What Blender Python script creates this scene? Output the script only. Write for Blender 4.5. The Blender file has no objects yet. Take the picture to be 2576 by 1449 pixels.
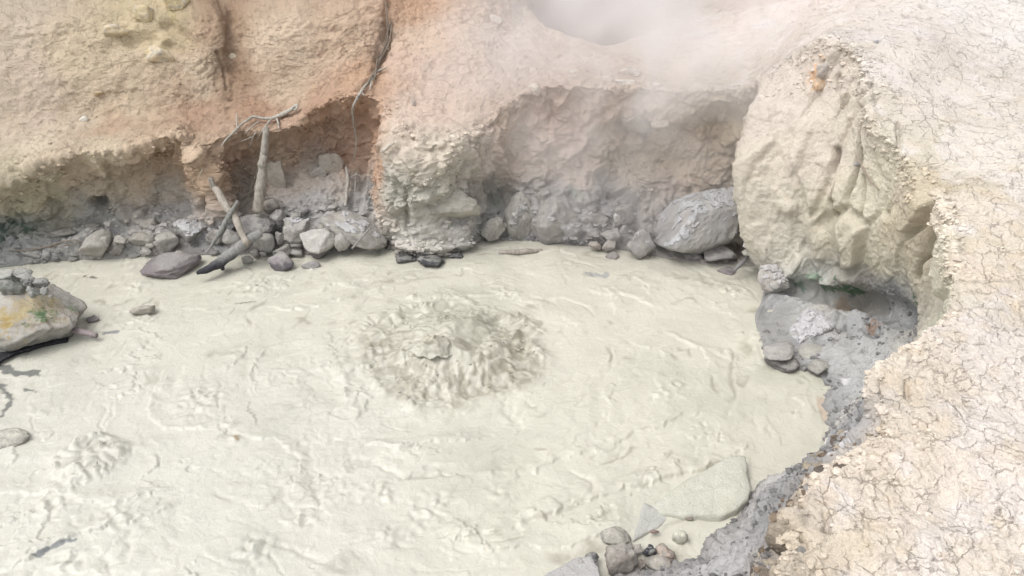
import bpy, math, random
import numpy as np
from mathutils import Vector
from mathutils.bvhtree import BVHTree

random.seed(7)
RNG = np.random.default_rng(7)
SC = bpy.context.scene
COL = SC.collection

# ------------------------------------------------------------------ camera, light
PITCH = math.radians(32.0)
CAM = np.array([0.0, 0.0, 5.0])
HFOV = math.radians(65.0)
cd = bpy.data.cameras.new("camera")
cam = bpy.data.objects.new("camera", cd)
COL.objects.link(cam)
cam.location = CAM
cam.rotation_euler = (math.pi / 2 - PITCH, 0, 0)
cd.sensor_width = 36.0
cd.angle = HFOV
cd.clip_start = 0.05
cd.clip_end = 500
SC.camera = cam

SUN_EL, SUN_AZ = math.radians(62), math.radians(-118)    # az measured from +Y towards +X
w = bpy.data.worlds.new("World")
SC.world = w
w.use_nodes = True
nt = w.node_tree
nt.nodes.clear()
sky = nt.nodes.new("ShaderNodeTexSky")
sky.sky_type = 'NISHITA'
sky.sun_disc = False
sky.sun_elevation = SUN_EL
sky.sun_rotation = SUN_AZ
sky.dust_density = 3.0
hs = nt.nodes.new("ShaderNodeHueSaturation")
hs.inputs["Saturation"].default_value = 0.16
bg = nt.nodes.new("ShaderNodeBackground")
bg.inputs["Strength"].default_value = 0.15
wo = nt.nodes.new("ShaderNodeOutputWorld")
nt.links.new(sky.outputs[0], hs.inputs["Color"])
nt.links.new(hs.outputs[0], bg.inputs[0])
nt.links.new(bg.outputs[0], wo.inputs[0])
sl = bpy.data.lights.new("sun", 'SUN')
sl.energy = 1.0
sl.angle = math.radians(38)
sl.color = (1.0, 0.955, 0.90)
so = bpy.data.objects.new("sun", sl)
COL.objects.link(so)
sd = Vector((math.sin(SUN_AZ) * math.cos(SUN_EL), math.cos(SUN_AZ) * math.cos(SUN_EL), math.sin(SUN_EL)))
so.rotation_euler = sd.to_track_quat('Z', 'Y').to_euler()
SC.view_settings.view_transform = 'Standard'
SC.view_settings.look = 'None'
SC.view_settings.exposure = 0.69
SC.view_settings.gamma = 1.0
SC.view_settings.use_curve_mapping = False
SC.cycles.use_denoising = True
SC.cycles.max_bounces = 6
SC.cycles.diffuse_bounces = 4
SC.cycles.volume_bounces = 4
SC.cycles.volume_step_rate = 2.0
SC.cycles.volume_max_steps = 128

# ------------------------------------------------------------------ picture <-> world
FPX = 1288.0 / math.tan(HFOV / 2)
CS, SN = math.cos(PITCH), math.sin(PITCH)


def ray(u, v):
    q = (724.5 - v) / FPX
    return np.array([(u - 1288.0) / FPX, CS + SN * q, -SN + CS * q])


def at_y(u, v, y):
    d = ray(u, v)
    return CAM + d * (y / d[1])


def at_z(u, v, z=0.0):
    d = ray(u, v)
    return CAM + d * ((z - CAM[2]) / d[2])


def depth(p):
    return (p[1] - CAM[1]) * CS - (p[2] - CAM[2]) * SN


def lin(c):
    c = np.asarray(c, dtype=np.float64) / 255.0
    return np.where(c <= 0.04045, c / 12.92, ((c + 0.055) / 1.055) ** 2.4)


ALB = 0.66


def alb(c, sat=0.73):
    c = lin(c) * ALB
    g = float(c @ np.array([0.3, 0.55, 0.15]))
    return g + (c - g) * sat


# ------------------------------------------------------------------ numpy noise
def _hash(ix, iy, iz, seed):
    h = (ix.astype(np.uint32) * np.uint32(374761393) + iy.astype(np.uint32) * np.uint32(668265263)
         + iz.astype(np.uint32) * np.uint32(2147483647) + np.uint32((seed * 974711 + 1013904223) & 0xffffffff))
    h = (h ^ (h >> np.uint32(13))) * np.uint32(1274126177)
    h = (h ^ (h >> np.uint32(16))) * np.uint32(2246822519)
    return h ^ (h >> np.uint32(15))


def perlin(P, scale, seed=0):
    """Gradient noise, about -1..1, feature size = scale."""
    X = (P / scale).astype(np.float32) + np.float32(137.0)
    I = np.floor(X)
    F = X - I
    I = I.astype(np.int32)
    U = F * F * F * (F * (F * 6 - 15) + 10)
    r = np.zeros(P.shape[0], np.float32)
    for dx in (0, 1):
        wx = U[:, 0] if dx else 1 - U[:, 0]
        for dy in (0, 1):
            wy = U[:, 1] if dy else 1 - U[:, 1]
            for dz in (0, 1):
                wz = U[:, 2] if dz else 1 - U[:, 2]
                h = _hash(I[:, 0] + dx, I[:, 1] + dy, I[:, 2] + dz, seed)
                gx = (h & np.uint32(1023)).astype(np.float32) / 511.5 - 1
                gy = ((h >> np.uint32(10)) & np.uint32(1023)).astype(np.float32) / 511.5 - 1
                gz = ((h >> np.uint32(20)) & np.uint32(1023)).astype(np.float32) / 511.5 - 1
                r += wx * wy * wz * (gx * (F[:, 0] - dx) + gy * (F[:, 1] - dy) + gz * (F[:, 2] - dz))
    return r * 1.6


def fbm(P, scale, octs=3, seed=0, gain=0.5):
    a, s, r = 1.0, scale, 0
    for k in range(octs):
        r = r + a * perlin(P, s, seed + 17 * k)
        a *= gain
        s *= 0.5
    return r


def worley(P, scale, seed=0, wantvec=False):
    """F1, F2 and a random number per nearest cell."""
    X = (P / scale).astype(np.float32) + np.float32(211.0)
    I = np.floor(X).astype(np.int32)
    f1 = np.full(P.shape[0], 9.0, np.float32)
    f2 = f1.copy()
    idv = np.zeros(P.shape[0], np.float32)
    vec = np.zeros((P.shape[0], 3), np.float32) if wantvec else None
    for dx in (-1, 0, 1):
        for dy in (-1, 0, 1):
            for dz in (-1, 0, 1):
                jx, jy, jz = I[:, 0] + dx, I[:, 1] + dy, I[:, 2] + dz
                h = _hash(jx, jy, jz, seed)
                px = jx + (h & np.uint32(1023)).astype(np.float32) / 1023 - X[:, 0]
                py = jy + ((h >> np.uint32(10)) & np.uint32(1023)).astype(np.float32) / 1023 - X[:, 1]
                pz = jz + ((h >> np.uint32(20)) & np.uint32(1023)).astype(np.float32) / 1023 - X[:, 2]
                d = px * px + py * py + pz * pz
                c = d < f1
                f2 = np.where(c, f1, np.minimum(f2, d))
                idv = np.where(c, ((h >> np.uint32(5)) & np.uint32(4095)).astype(np.float32) / 4095, idv)
                f1 = np.where(c, d, f1)
                if wantvec:
                    vec[:, 0] = np.where(c, px, vec[:, 0]); vec[:, 1] = np.where(c, py, vec[:, 1]); vec[:, 2] = np.where(c, pz, vec[:, 2])
    if wantvec:
        return np.sqrt(f1), np.sqrt(f2), idv, -vec * scale
    return np.sqrt(f1), np.sqrt(f2), idv


def facets(P, scale, seed, tilt=0.6, off=0.3):
    """broken rock faces: each cell is a flat face of its own tilt and depth."""
    f1, f2, i, v = worley(P, scale, seed, True)
    a = i * 61.0
    g = np.stack([np.cos(a) , np.sin(a * 1.7), np.cos(a * 2.3)], -1)
    d = (v * g).sum(1) * tilt + (i - 0.5) * off * scale
    return d * sstep(0.0, 0.10, f2 - f1) - 0.10 * scale * (1 - sstep(0.0, 0.07, f2 - f1))


def sstep(a, b, x):
    t = np.clip((x - a) / (b - a), 0, 1)
    return t * t * (3 - 2 * t)


# ------------------------------------------------------------------ materials
def nd(nt, kind, **kw):
    n = nt.nodes.new(kind)
    for k, v in kw.items():
        setattr(n, k, v)
    return n


def noise_node(nt, vec, scale, detail=4, rough=0.55, dist=0.0):
    n = nt.nodes.new("ShaderNodeTexNoise")
    n.inputs["Scale"].default_value = scale
    n.inputs["Detail"].default_value = detail
    n.inputs["Roughness"].default_value = rough
    n.inputs["Distortion"].default_value = dist
    nt.links.new(vec, n.inputs["Vector"])
    return n


def ramp(nt, src, stops):
    r = nt.nodes.new("ShaderNodeValToRGB")
    e = r.color_ramp.elements
    e[0].position, e[0].color = stops[0][0], (*[stops[0][1]] * 3, 1)
    e[1].position, e[1].color = stops[-1][0], (*[stops[-1][1]] * 3, 1)
    for p, c in stops[1:-1]:
        k = e.new(p)
        k.color = (c, c, c, 1)
    nt.links.new(src, r.inputs[0])
    return r.outputs[0]


def mth(nt, op, a, b=None, c=None):
    m = nt.nodes.new("ShaderNodeMath")
    m.operation = op
    for i, x in enumerate((a, b, c)):
        if x is None:
            continue
        if isinstance(x, (int, float)):
            m.inputs[i].default_value = x
        else:
            nt.links.new(x, m.inputs[i])
    return m.outputs[0]


def mixc(nt, fac, a, b, mode='MIX'):
    m = nt.nodes.new("ShaderNodeMix")
    m.data_type = 'RGBA'
    m.blend_type = mode
    for s, x in ((m.inputs[0], fac), (m.inputs[6], a), (m.inputs[7], b)):
        if isinstance(x, (int, float)):
            s.default_value = x
        elif isinstance(x, tuple):
            s.default_value = x
        else:
            nt.links.new(x, s)
    return m.outputs[2]


def earth_material(name, cracks=True, grain=1.0):
    """Vertex colour carries the earth colour; Msk = (crack weight, wetness, grit)."""
    m = bpy.data.materials.new(name)
    m.use_nodes = True
    nt = m.node_tree
    b = nt.nodes["Principled BSDF"]
    col = nd(nt, "ShaderNodeAttribute", attribute_name="Col")
    msk = nd(nt, "ShaderNodeAttribute", attribute_name="Msk")
    sep = nt.nodes.new("ShaderNodeSeparateColor")
    nt.links.new(msk.outputs["Color"], sep.inputs[0])
    tc = nt.nodes.new("ShaderNodeTexCoord")
    vec = tc.outputs["Object"]
    n1 = noise_node(nt, vec, 9, 6, 0.65)
    n2 = noise_node(nt, vec, 55, 4, 0.6)
    n3 = noise_node(nt, vec, 190, 2, 0.6)
    v1 = ramp(nt, n1.outputs["Fac"], [(0.3, 0.90), (0.5, 1.0), (0.7, 1.06)])
    v2 = ramp(nt, n2.outputs["Fac"], [(0.3, 0.88), (0.5, 1.0), (0.72, 1.07)])
    c = mixc(nt, 1.0, col.outputs["Color"], v1, 'MULTIPLY')
    c = mixc(nt, 1.0, c, v2, 'MULTIPLY')
    v3 = ramp(nt, n3.outputs["Fac"], [(0.33, 0.86), (0.5, 1.0), (0.67, 1.10)])  # fine speckle and micro shadows put into the colour
    c = mixc(nt, 1.0, c, v3, 'MULTIPLY')
    # ochre staining
    n4 = noise_node(nt, vec, 3.1, 5, 0.7, 0.4)
    st = ramp(nt, n4.outputs["Fac"], [(0.55, 0.0), (0.72, 0.26)])
    st = mth(nt, 'MULTIPLY', st, mth(nt, 'SUBTRACT', 1.0, sep.outputs[1]))
    c = mixc(nt, st, c, mixc(nt, 1.0, c, (1.0, 0.88, 0.70, 1), 'MULTIPLY'))
    # pale specks
    n5 = noise_node(nt, vec, 120, 1, 0.5)
    sp = ramp(nt, n5.outputs["Fac"], [(0.66, 0.0), (0.74, 0.30)])
    c = mixc(nt, sp, c, (0.62, 0.58, 0.54, 1))
    h = mth(nt, 'MULTIPLY', n1.outputs["Fac"], 0.030 * grain)
    h = mth(nt, 'MULTIPLY_ADD', n2.outputs["Fac"], 0.0120 * grain, h)
    h = mth(nt, 'MULTIPLY_ADD', n3.outputs["Fac"], 0.0042 * grain, h)
    if cracks:
        wn = noise_node(nt, vec, 6, 5, 0.7)
        wv = nt.nodes.new("ShaderNodeVectorMath")
        wv.operation = 'MULTIPLY_ADD'
        nt.links.new(wn.outputs["Color"], wv.inputs[0])
        wv.inputs[1].default_value = (0.15, 0.15, 0.15)
        nt.links.new(vec, wv.inputs[2])
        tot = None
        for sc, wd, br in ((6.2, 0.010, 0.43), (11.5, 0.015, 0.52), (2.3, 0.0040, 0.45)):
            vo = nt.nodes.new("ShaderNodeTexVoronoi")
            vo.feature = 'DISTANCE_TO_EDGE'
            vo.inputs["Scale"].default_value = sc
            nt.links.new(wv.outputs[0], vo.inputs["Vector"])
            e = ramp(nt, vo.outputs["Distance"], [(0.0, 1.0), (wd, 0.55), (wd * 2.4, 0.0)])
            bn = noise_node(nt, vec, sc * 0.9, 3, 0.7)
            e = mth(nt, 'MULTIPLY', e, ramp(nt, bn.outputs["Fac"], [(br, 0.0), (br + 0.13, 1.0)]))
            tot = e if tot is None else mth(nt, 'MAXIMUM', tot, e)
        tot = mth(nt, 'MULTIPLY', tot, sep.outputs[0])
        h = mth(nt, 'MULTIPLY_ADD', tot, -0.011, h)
        crack_shade = mixc(nt, 1.0, c, (0.42, 0.33, 0.25, 1), 'MULTIPLY')  # shade of the crack depth put into the colour
        c = mixc(nt, mth(nt, 'MULTIPLY', tot, 0.38), c, crack_shade)
    nt.links.new(c, b.inputs["Base Color"])
    r = mth(nt, 'MULTIPLY_ADD', sep.outputs[1], -0.5, 0.95)
    nt.links.new(r, b.inputs["Roughness"])
    b.inputs["Specular IOR Level"].default_value = 0.25
    bp = nt.nodes.new("ShaderNodeBump")
    bp.inputs["Strength"].default_value = 1.0
    bp.inputs["Distance"].default_value = 1.0
    nt.links.new(h, bp.inputs["Height"])
    nt.links.new(bp.outputs[0], b.inputs["Normal"])
    return m


def mud_material():
    m = bpy.data.materials.new("liquid_mud")
    m.use_nodes = True
    nt = m.node_tree
    b = nt.nodes["Principled BSDF"]
    col = nd(nt, "ShaderNodeAttribute", attribute_name="Col")
    tc = nt.nodes.new("ShaderNodeTexCoord")
    vec = tc.outputs["Object"]
    n1 = noise_node(nt, vec, 1.6, 4, 0.6, 0.6)
    n2 = noise_node(nt, vec, 14, 5, 0.62, 0.8)
    n3 = noise_node(nt, vec, 46, 4, 0.6, 0.5)
    v1 = ramp(nt, n1.outputs["Fac"], [(0.3, 0.93), (0.7, 1.04)])
    v2 = ramp(nt, n2.outputs["Fac"], [(0.3, 0.95), (0.7, 1.03)])
    c = mixc(nt, 1.0, col.outputs["Color"], v1, 'MULTIPLY')
    c = mixc(nt, 1.0, c, v2, 'MULTIPLY')
    nt.links.new(c, b.inputs["Base Color"])
    b.inputs["Roughness"].default_value = 0.30
    b.inputs["Specular IOR Level"].default_value = 0.4
    h = mth(nt, 'MULTIPLY', n2.outputs["Fac"], 0.009)
    h = mth(nt, 'MULTIPLY_ADD', n3.outputs["Fac"], 0.0030, h)
    bp = nt.nodes.new("ShaderNodeBump")
    bp.inputs["Distance"].default_value = 1.0
    bp.inputs["Strength"].default_value = 1.0
    nt.links.new(h, bp.inputs["Height"])
    nt.links.new(bp.outputs[0], b.inputs["Normal"])
    return m


def wood_material(name, c0, c1):
    m = bpy.data.materials.new(name)
    m.use_nodes = True
    nt = m.node_tree
    b = nt.nodes["Principled BSDF"]
    col = nd(nt, "ShaderNodeAttribute", attribute_name="Col")
    tc = nt.nodes.new("ShaderNodeTexCoord")
    mp = nt.nodes.new("ShaderNodeMapping")
    mp.inputs["Scale"].default_value = (30, 30, 4)
    nt.links.new(tc.outputs["Object"], mp.inputs[0])
    n1 = noise_node(nt, mp.outputs[0], 1.5, 5, 0.65)
    n2 = noise_node(nt, tc.outputs["Object"], 40, 3, 0.6)
    v = ramp(nt, n1.outputs["Fac"], [(0.32, 0.55), (0.5, 0.95), (0.7, 1.12)])
    c = mixc(nt, 1.0, col.outputs["Color"], v, 'MULTIPLY')
    nt.links.new(c, b.inputs["Base Color"])
    b.inputs["Roughness"].default_value = 0.8
    h = mth(nt, 'MULTIPLY', n1.outputs["Fac"], 0.010)
    h = mth(nt, 'MULTIPLY_ADD', n2.outputs["Fac"], 0.004, h)
    bp = nt.nodes.new("ShaderNodeBump")
    bp.inputs["Distance"].default_value = 1.0
    nt.links.new(h, bp.inputs["Height"])
    nt.links.new(bp.outputs[0], b.inputs["Normal"])
    return m


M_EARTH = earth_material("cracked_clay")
M_ROCK = earth_material("mud_coated_stone", cracks=False, grain=0.8)
M_MUD = mud_material()
M_WOOD = wood_material("weathered_wood", None, None)


# ------------------------------------------------------------------ mesh helpers
def mesh_obj(name, V, F, mat, col=None, msk=None, parent=None, smooth=True):
    """V (n,3); F (m,3) or (m,4) index array."""
    me = bpy.data.meshes.new(name)
    V = np.asarray(V, dtype=np.float32)
    F = np.asarray(F, dtype=np.int32)
    k = F.shape[1]
    me.vertices.add(len(V))
    me.vertices.foreach_set("co", V.ravel())
    me.loops.add(F.size)
    me.loops.foreach_set("vertex_index", F.ravel())
    me.polygons.add(len(F))
    me.polygons.foreach_set("loop_start", np.arange(0, F.size, k, dtype=np.int32))
    me.polygons.foreach_set("use_smooth", np.full(len(F), smooth, dtype=bool))
    for nm, a in (("Col", col), ("Msk", msk)):
        if a is not None:
            ca = me.color_attributes.new(nm, 'FLOAT_COLOR', 'POINT')
            A = np.ones((len(V), 4), np.float32)
            A[:, :3] = a
            ca.data.foreach_set("color", A.ravel())
    me.update(calc_edges=True)
    me.validate()
    me.materials.append(mat)
    o = bpy.data.objects.new(name, me)
    COL.objects.link(o)
    if parent is not None:
        o.parent = parent
    return o


def grid_faces(nr, nc):
    i = np.arange(nr * nc).reshape(nr, nc)
    return np.stack([i[:-1, :-1], i[:-1, 1:], i[1:, 1:], i[1:, :-1]], -1).reshape(-1, 4)


def tag(o, label=None, cat=None, group=None, kind=None):
    if label:
        o["label"] = label
    if cat:
        o["category"] = cat
    if group:
        o["group"] = group
    if kind:
        o["kind"] = kind
    return o


# ------------------------------------------------------------------ the pit: lofted terrain
# Each column runs from the shore up the wall over the rim and out over the ground.
# (u, v) measured in a 2576 x 1449 frame, third value is the distance y in metres.
C = [
 [(0,672),(0,640,8.65),(0,585,8.95),(0,510,8.8),(0,460,8.65),(0,430,8.75),(0,330,9.7),(0,200,10.1),(0,60,10.6)],
 [(150,655),(150,622,8.75),(150,565,9.1),(150,490,9.1),(150,430,8.95),(150,388,8.85),(150,310,9.8),(150,190,10.15),(150,60,10.6)],
 [(300,648),(300,592,8.95),(300,540,9.25),(300,480,9.35),(300,420,9.2),(300,375,8.95),(300,298,9.9),(300,180,10.2),(300,50,10.6)],
 [(430,640),(430,580,9.0),(425,520,9.4),(425,460,9.5),(430,390,9.4),(435,340,9.1),(430,287,9.9),(430,180,10.2),(440,50,10.6)],
 [(560,640),(550,590,9.0),(540,530,9.1),(525,470,9.15),(508,420,9.1),(490,368,9.15),(520,280,9.95),(520,180,10.25),(540,50,10.6)],
 [(640,640),(625,575,9.2),(615,500,9.5),(605,440,9.65),(600,390,9.7),(600,330,9.4),(600,275,9.95),(585,180,10.4),(585,50,10.8)],
 [(720,640),(705,565,9.25),(700,480,9.6),(700,420,9.75),(700,370,9.8),(710,325,9.45),(690,265,10.0),(680,180,10.25),(680,50,10.6)],
 [(820,635),(805,560,9.2),(800,480,9.55),(800,400,9.9),(800,320,10.0),(800,268,9.65),(800,235,10.0),(790,170,10.3),(790,50,10.6)],
 [(900,625),(890,560,9.25),(885,480,9.6),(880,390,10.0),(885,300,10.05),(890,240,9.75),(900,190,10.2),(920,110,10.5),(950,0,10.9)],
 [(950,622),(950,560,9.2),(945,480,9.6),(945,400,9.85),(948,320,9.85),(950,250,9.7),(950,190,10.2),(965,110,10.6),(972,0,11.0)],
 [(972,622),(968,580,8.95),(966,520,8.98),(972,450,9.0),(978,380,9.05),(985,290,9.4),(1000,200,9.95),(1010,110,10.5),(1020,0,11.2)],
 [(1040,645),(1045,610,8.8),(1050,540,8.85),(1060,450,8.8),(1065,385,8.78),(1070,352,8.85),(1080,240,9.7),(1090,120,10.5),(1100,0,11.3)],
 [(1150,638),(1150,605,8.85),(1150,530,8.9),(1155,440,8.9),(1160,375,8.92),(1170,343,9.0),(1180,240,9.7),(1190,120,10.5),(1200,0,11.4)],
 [(1215,605),(1215,580,9.25),(1215,500,9.3),(1220,420,9.25),(1222,360,9.22),(1225,303,9.3),(1240,220,9.8),(1260,110,10.8),(1270,0,12.0)],
 [(1300,605),(1295,560,9.3),(1290,490,9.45),(1290,420,9.55),(1295,330,9.6),(1300,242,9.5),(1310,175,10.1),(1320,95,11.3),(1330,0,13.2)],
 [(1400,610),(1400,570,9.2),(1395,490,9.4),(1390,400,9.6),(1395,300,9.7),(1400,214,9.6),(1400,165,10.4),(1405,95,11.8),(1410,0,14.0)],
 [(1500,618),(1500,590,9.1),(1495,510,9.35),(1490,420,9.6),(1495,310,9.75),(1500,219,9.7),(1500,170,10.4),(1500,100,11.9),(1500,0,14.2)],
 [(1600,632),(1595,585,9.1),(1590,510,9.45),(1585,420,9.75),(1590,310,9.85),(1600,220,9.72),(1600,165,10.5),(1610,90,11.8),(1620,0,13.8)],
 [(1720,655),(1715,590,9.2),(1710,510,9.45),(1705,420,9.7),(1705,320,9.8),(1710,229,9.7),(1715,165,10.4),(1730,90,11.4),(1750,0,13.0)],
 [(1840,670),(1830,600,9.2),(1825,520,9.45),(1825,430,9.6),(1830,320,9.62),(1845,224,9.5),(1850,160,10.1),(1870,85,11.0),(1890,0,12.4)],
 [(1940,668),(1930,610,9.1),(1920,520,9.25),(1912,430,9.3),(1910,310,9.25),(1915,213,9.2),(1930,150,9.8),(1950,80,10.7),(1980,0,11.9)],
 [(1930,690),(1903,655,8.3),(1864,585,8.2),(1850,440,8.35),(1885,300,8.6),(1950,190,8.9),(1990,120,9.5),(2020,60,10.2),(2060,0,11.0)],
 [(1915,760),(1935,712,7.95),(1955,660,7.85),(1950,480,7.95),(1970,300,8.3),(2025,132,8.7),(2060,85,9.2),(2090,50,9.8),(2130,0,10.6)],
 [(1900,790),(1960,750,7.68),(2030,695,7.7),(2060,520,7.7),(2070,300,8.05),(2088,98,8.45),(2120,75,8.8),(2170,50,9.2),(2230,0,10.2)],
 [(1905,830),(2040,785,7.25),(2110,718,7.45),(2150,540,7.35),(2170,330,7.7),(2165,165,8.0),(2230,150,8.1),(2320,110,8.5),(2420,0,9.9)],
 [(1930,900),(2090,850,6.75),(2190,755,7.1),(2230,600,6.9),(2230,450,7.1),(2212,310,7.35),(2290,290,7.4),(2420,240,7.8),(2576,120,8.8)],
 [(2010,930),(2140,890,6.4),(2260,790,6.7),(2300,660,6.5),(2305,540,6.5),(2310,430,6.55),(2400,420,6.55),(2500,390,6.7),(2700,280,7.4)],
 [(2080,960),(2160,940,6.1),(2290,840,6.2),(2345,730,6.1),(2370,600,5.9),(2388,510,5.85),(2450,490,5.9),(2560,460,6.05),(2800,380,6.6)],
 [(2085,1030),(2150,1000,5.85),(2270,905,5.6),(2350,815,5.45),(2388,740,5.25),(2408,680,5.12),(2480,670,5.1),(2600,655,5.15),(2800,620,5.3)],
 [(2085,1080),(2130,1050,5.5),(2190,990,5.1),(2245,930,4.9),(2300,870,4.75),(2350,830,4.4),(2450,826,4.4),(2600,820,4.5),(2900,800,4.6)],
 [(2080,1120),(2110,1090,5.2),(2150,1040,4.8),(2180,1000,4.4),(2200,960,4.15),(2215,925,4.0),(2330,925,4.0),(2500,930,4.0),(2900,940,4.0)],
 [(2060,1165),(2090,1140,4.95),(2110,1110,4.6),(2150,1090,4.2),(2180,1070,3.85),(2207,1068,3.54),(2300,1072,3.52),(2500,1060,3.55),(2900,1080,3.5)],
 [(1990,1195),(2010,1180,4.8),(2030,1175,4.4),(2050,1170,4.0),(2075,1160,3.65),(2115,1165,3.27),(2250,1168,3.24),(2450,1180,3.2),(2850,1200,3.1)],
 [(1900,1235),(1930,1228,4.6),(1965,1232,4.2),(2000,1240,3.8),(2018,1250,3.4),(2040,1235,3.1),(2200,1250,3.05),(2400,1270,3.0),(2800,1300,2.9)],
 [(1850,1310),(1885,1310,4.25),(1922,1325,3.85),(1950,1340,3.5),(1975,1345,3.15),(2005,1330,2.85),(2150,1340,2.8),(2350,1360,2.75),(2750,1390,2.7)],
 [(1740,1400),(1790,1420,3.9),(1845,1450,3.5),(1895,1470,3.2),(1940,1460,2.95),(1980,1440,2.6),(2150,1450,2.6),(2350,1460,2.55),(2700,1480,2.5)],
 [(1560,1449),(1630,1500,3.65),(1710,1560,3.2),(1775,1600,2.9),(1850,1620,2.6),(1920,1600,2.25),(2100,1600,2.25),(2300,1610,2.2),(2700,1620,2.15)],
]
ctrl = []
for c in C:
    s = at_z(*c[0])
    row = [s + np.array([0, 0, -0.45]), s]
    for (u, v, y) in c[1:]:
        row.append(at_y(u, v, y))
    ctrl.append(row)
ctrl = np.array(ctrl)                                    # (cols, rows, 3)
# outer rows
mid = np.array([0.3, 5.5])
g3, g2 = ctrl[:, -1], ctrl[:, -2]
od = g3[:, :2] - mid
od /= np.linalg.norm(od, axis=1)[:, None]
nC = len(ctrl)
frac = np.arange(nC) / (nC - 1)
rise = np.interp(np.arange(nC), [0, 8, 13, 16, 20, 24, 30, 36], [2.6, 2.6, 1.6, 0.8, 0.8, 0.5, 0.12, 0.05])
g4 = g3.copy(); g4[:, :2] += od * 3.0; g4[:, 2] += rise
g5 = g4.copy(); g5[:, :2] += od * 14.0; g5[:, 2] += rise * 2.0
ctrl = np.concatenate([ctrl, g4[:, None], g5[:, None]], 1)
first = ctrl[0] + (ctrl[0] - ctrl[2]) * 3.0
last = ctrl[-1] + (ctrl[-1] - ctrl[-2]) * 3.0
first[:, 2] = ctrl[0][:, 2]
last[:, 2] = ctrl[-1][:, 2]
ctrl = np.concatenate([first[None], ctrl, last[None]], 0)
nC, nR = ctrl.shape[:2]


def hermite(A, params, idx, tens):
    """interpolate A along axis 0 at positions (idx+params)."""
    T = np.zeros_like(A)
    T[1:-1] = (A[2:] - A[:-2]) * 0.5
    T[0] = A[1] - A[0]
    T[-1] = A[-1] - A[-2]
    T *= np.asarray(tens).reshape((-1,) + (1,) * (A.ndim - 1))
    # limit the tangent to neighbouring chords so nothing overshoots
    p0, p1, t0, t1 = A[idx], A[idx + 1], T[idx], T[idx + 1]
    L = np.linalg.norm(p1 - p0, axis=-1, keepdims=True) + 1e-9
    for t in (t0, t1):
        n = np.linalg.norm(t, axis=-1, keepdims=True) + 1e-9
        t *= np.minimum(1.0, 1.6 * L / n)
    s = params.reshape((-1,) + (1,) * (A.ndim - 1))
    s2, s3 = s * s, s * s * s
    return (2 * s3 - 3 * s2 + 1) * p0 + (s3 - 2 * s2 + s) * t0 + (-2 * s3 + 3 * s2) * p1 + (s3 - s2) * t1


# rows
seg_rows = [5, 22, 34, 56, 56, 46, 46, 60, 110, 24, 12]
idx, par = [], []
for k, n in enumerate(seg_rows):
    idx += [k] * n
    par += [j / n for j in range(n)]
idx.append(nR - 2); par.append(1.0)
rtens = np.array([0.6, 0.5, 0.7, 1, 1, 0.8, 0.35, 0.9, 1, 1, 1, 1])[:nR]
A = hermite(np.swapaxes(ctrl, 0, 1), np.array(par), np.array(idx), rtens)   # (rows, cols, 3)
RIM_ROW = sum(seg_rows[:6])
SHORE_ROW = seg_rows[0]
# columns: density follows picture size
seg_cols = []
for k in range(nC - 1):
    if k == 0 or k == nC - 2:
        seg_cols.append(24)
        continue
    m = 0
    for r in (1, 4, 6, 8, 9):
        a, b = ctrl[k, r], ctrl[k + 1, r]
        m = max(m, np.linalg.norm(a - b) / min(depth(a), depth(b)) * FPX)
    seg_cols.append(int(max(8, m / 4.3)))
idx, par = [], []
for k, n in enumerate(seg_cols):
    idx += [k] * n
    par += [j / n for j in range(n)]
idx.append(nC - 2); par.append(1.0)
G = hermite(np.swapaxes(A, 0, 1), np.array(par), np.array(idx), np.ones(nC))
G = np.swapaxes(G, 0, 1).copy()                            # (rows, cols, 3)
NR, NC = G.shape[:2]
print("terrain grid", NR, NC, NR * NC)


def coarse_bvh(G, st=4):
    g = G[::st, ::st]
    v = g.reshape(-1, 3)
    f = grid_faces(*g.shape[:2])
    return BVHTree.FromPolygons(v.tolist(), f.tolist())


def normals(G):
    du = np.zeros_like(G); dv = np.zeros_like(G)
    du[:, 1:-1] = G[:, 2:] - G[:, :-2]; du[:, 0] = G[:, 1] - G[:, 0]; du[:, -1] = G[:, -1] - G[:, -2]
    dv[1:-1] = G[2:] - G[:-2]; dv[0] = G[1] - G[0]; dv[-1] = G[-1] - G[-2]
    n = np.cross(du, dv)
    n /= np.linalg.norm(n, axis=-1, keepdims=True) + 1e-12
    return n


BV0 = coarse_bvh(G, 3)


def hit(u, v, bv=None):
    d = ray(u, v)
    p = (bv or BV0).ray_cast(Vector(CAM), Vector(d).normalized())[0]
    if p is None:
        return at_z(u, v)
    p = np.array(p)
    q = at_z(u, v)
    return q if q[1] < p[1] else p


Nrm = normals(G)
P = G.reshape(-1, 3)
N = Nrm.reshape(-1, 3)
rowi = np.repeat(np.arange(NR), NC)
# weights
wall = ((rowi > SHORE_ROW) & (rowi < RIM_ROW + 6)).astype(np.float32)
tw = (rowi - SHORE_ROW) / (RIM_ROW - SHORE_ROW)
wallw = sstep(0.0, 0.10, tw) * (1 - sstep(0.97, 1.06, tw))
grw = sstep(0.97, 1.06, tw)
x = P[:, 0]; y = P[:, 1]; z = P[:, 2]
# plateau: the pale dry ground on the right (smooth, cracked)
plat = sstep(-0.2, 1.2, x - 0.9 - np.maximum(0, (y - 9.0)) * 0.35) * grw
plat = np.where(y < 8.9, grw * sstep(1.0, 1.8, x), plat)
hill = grw * (1 - plat)

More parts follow.
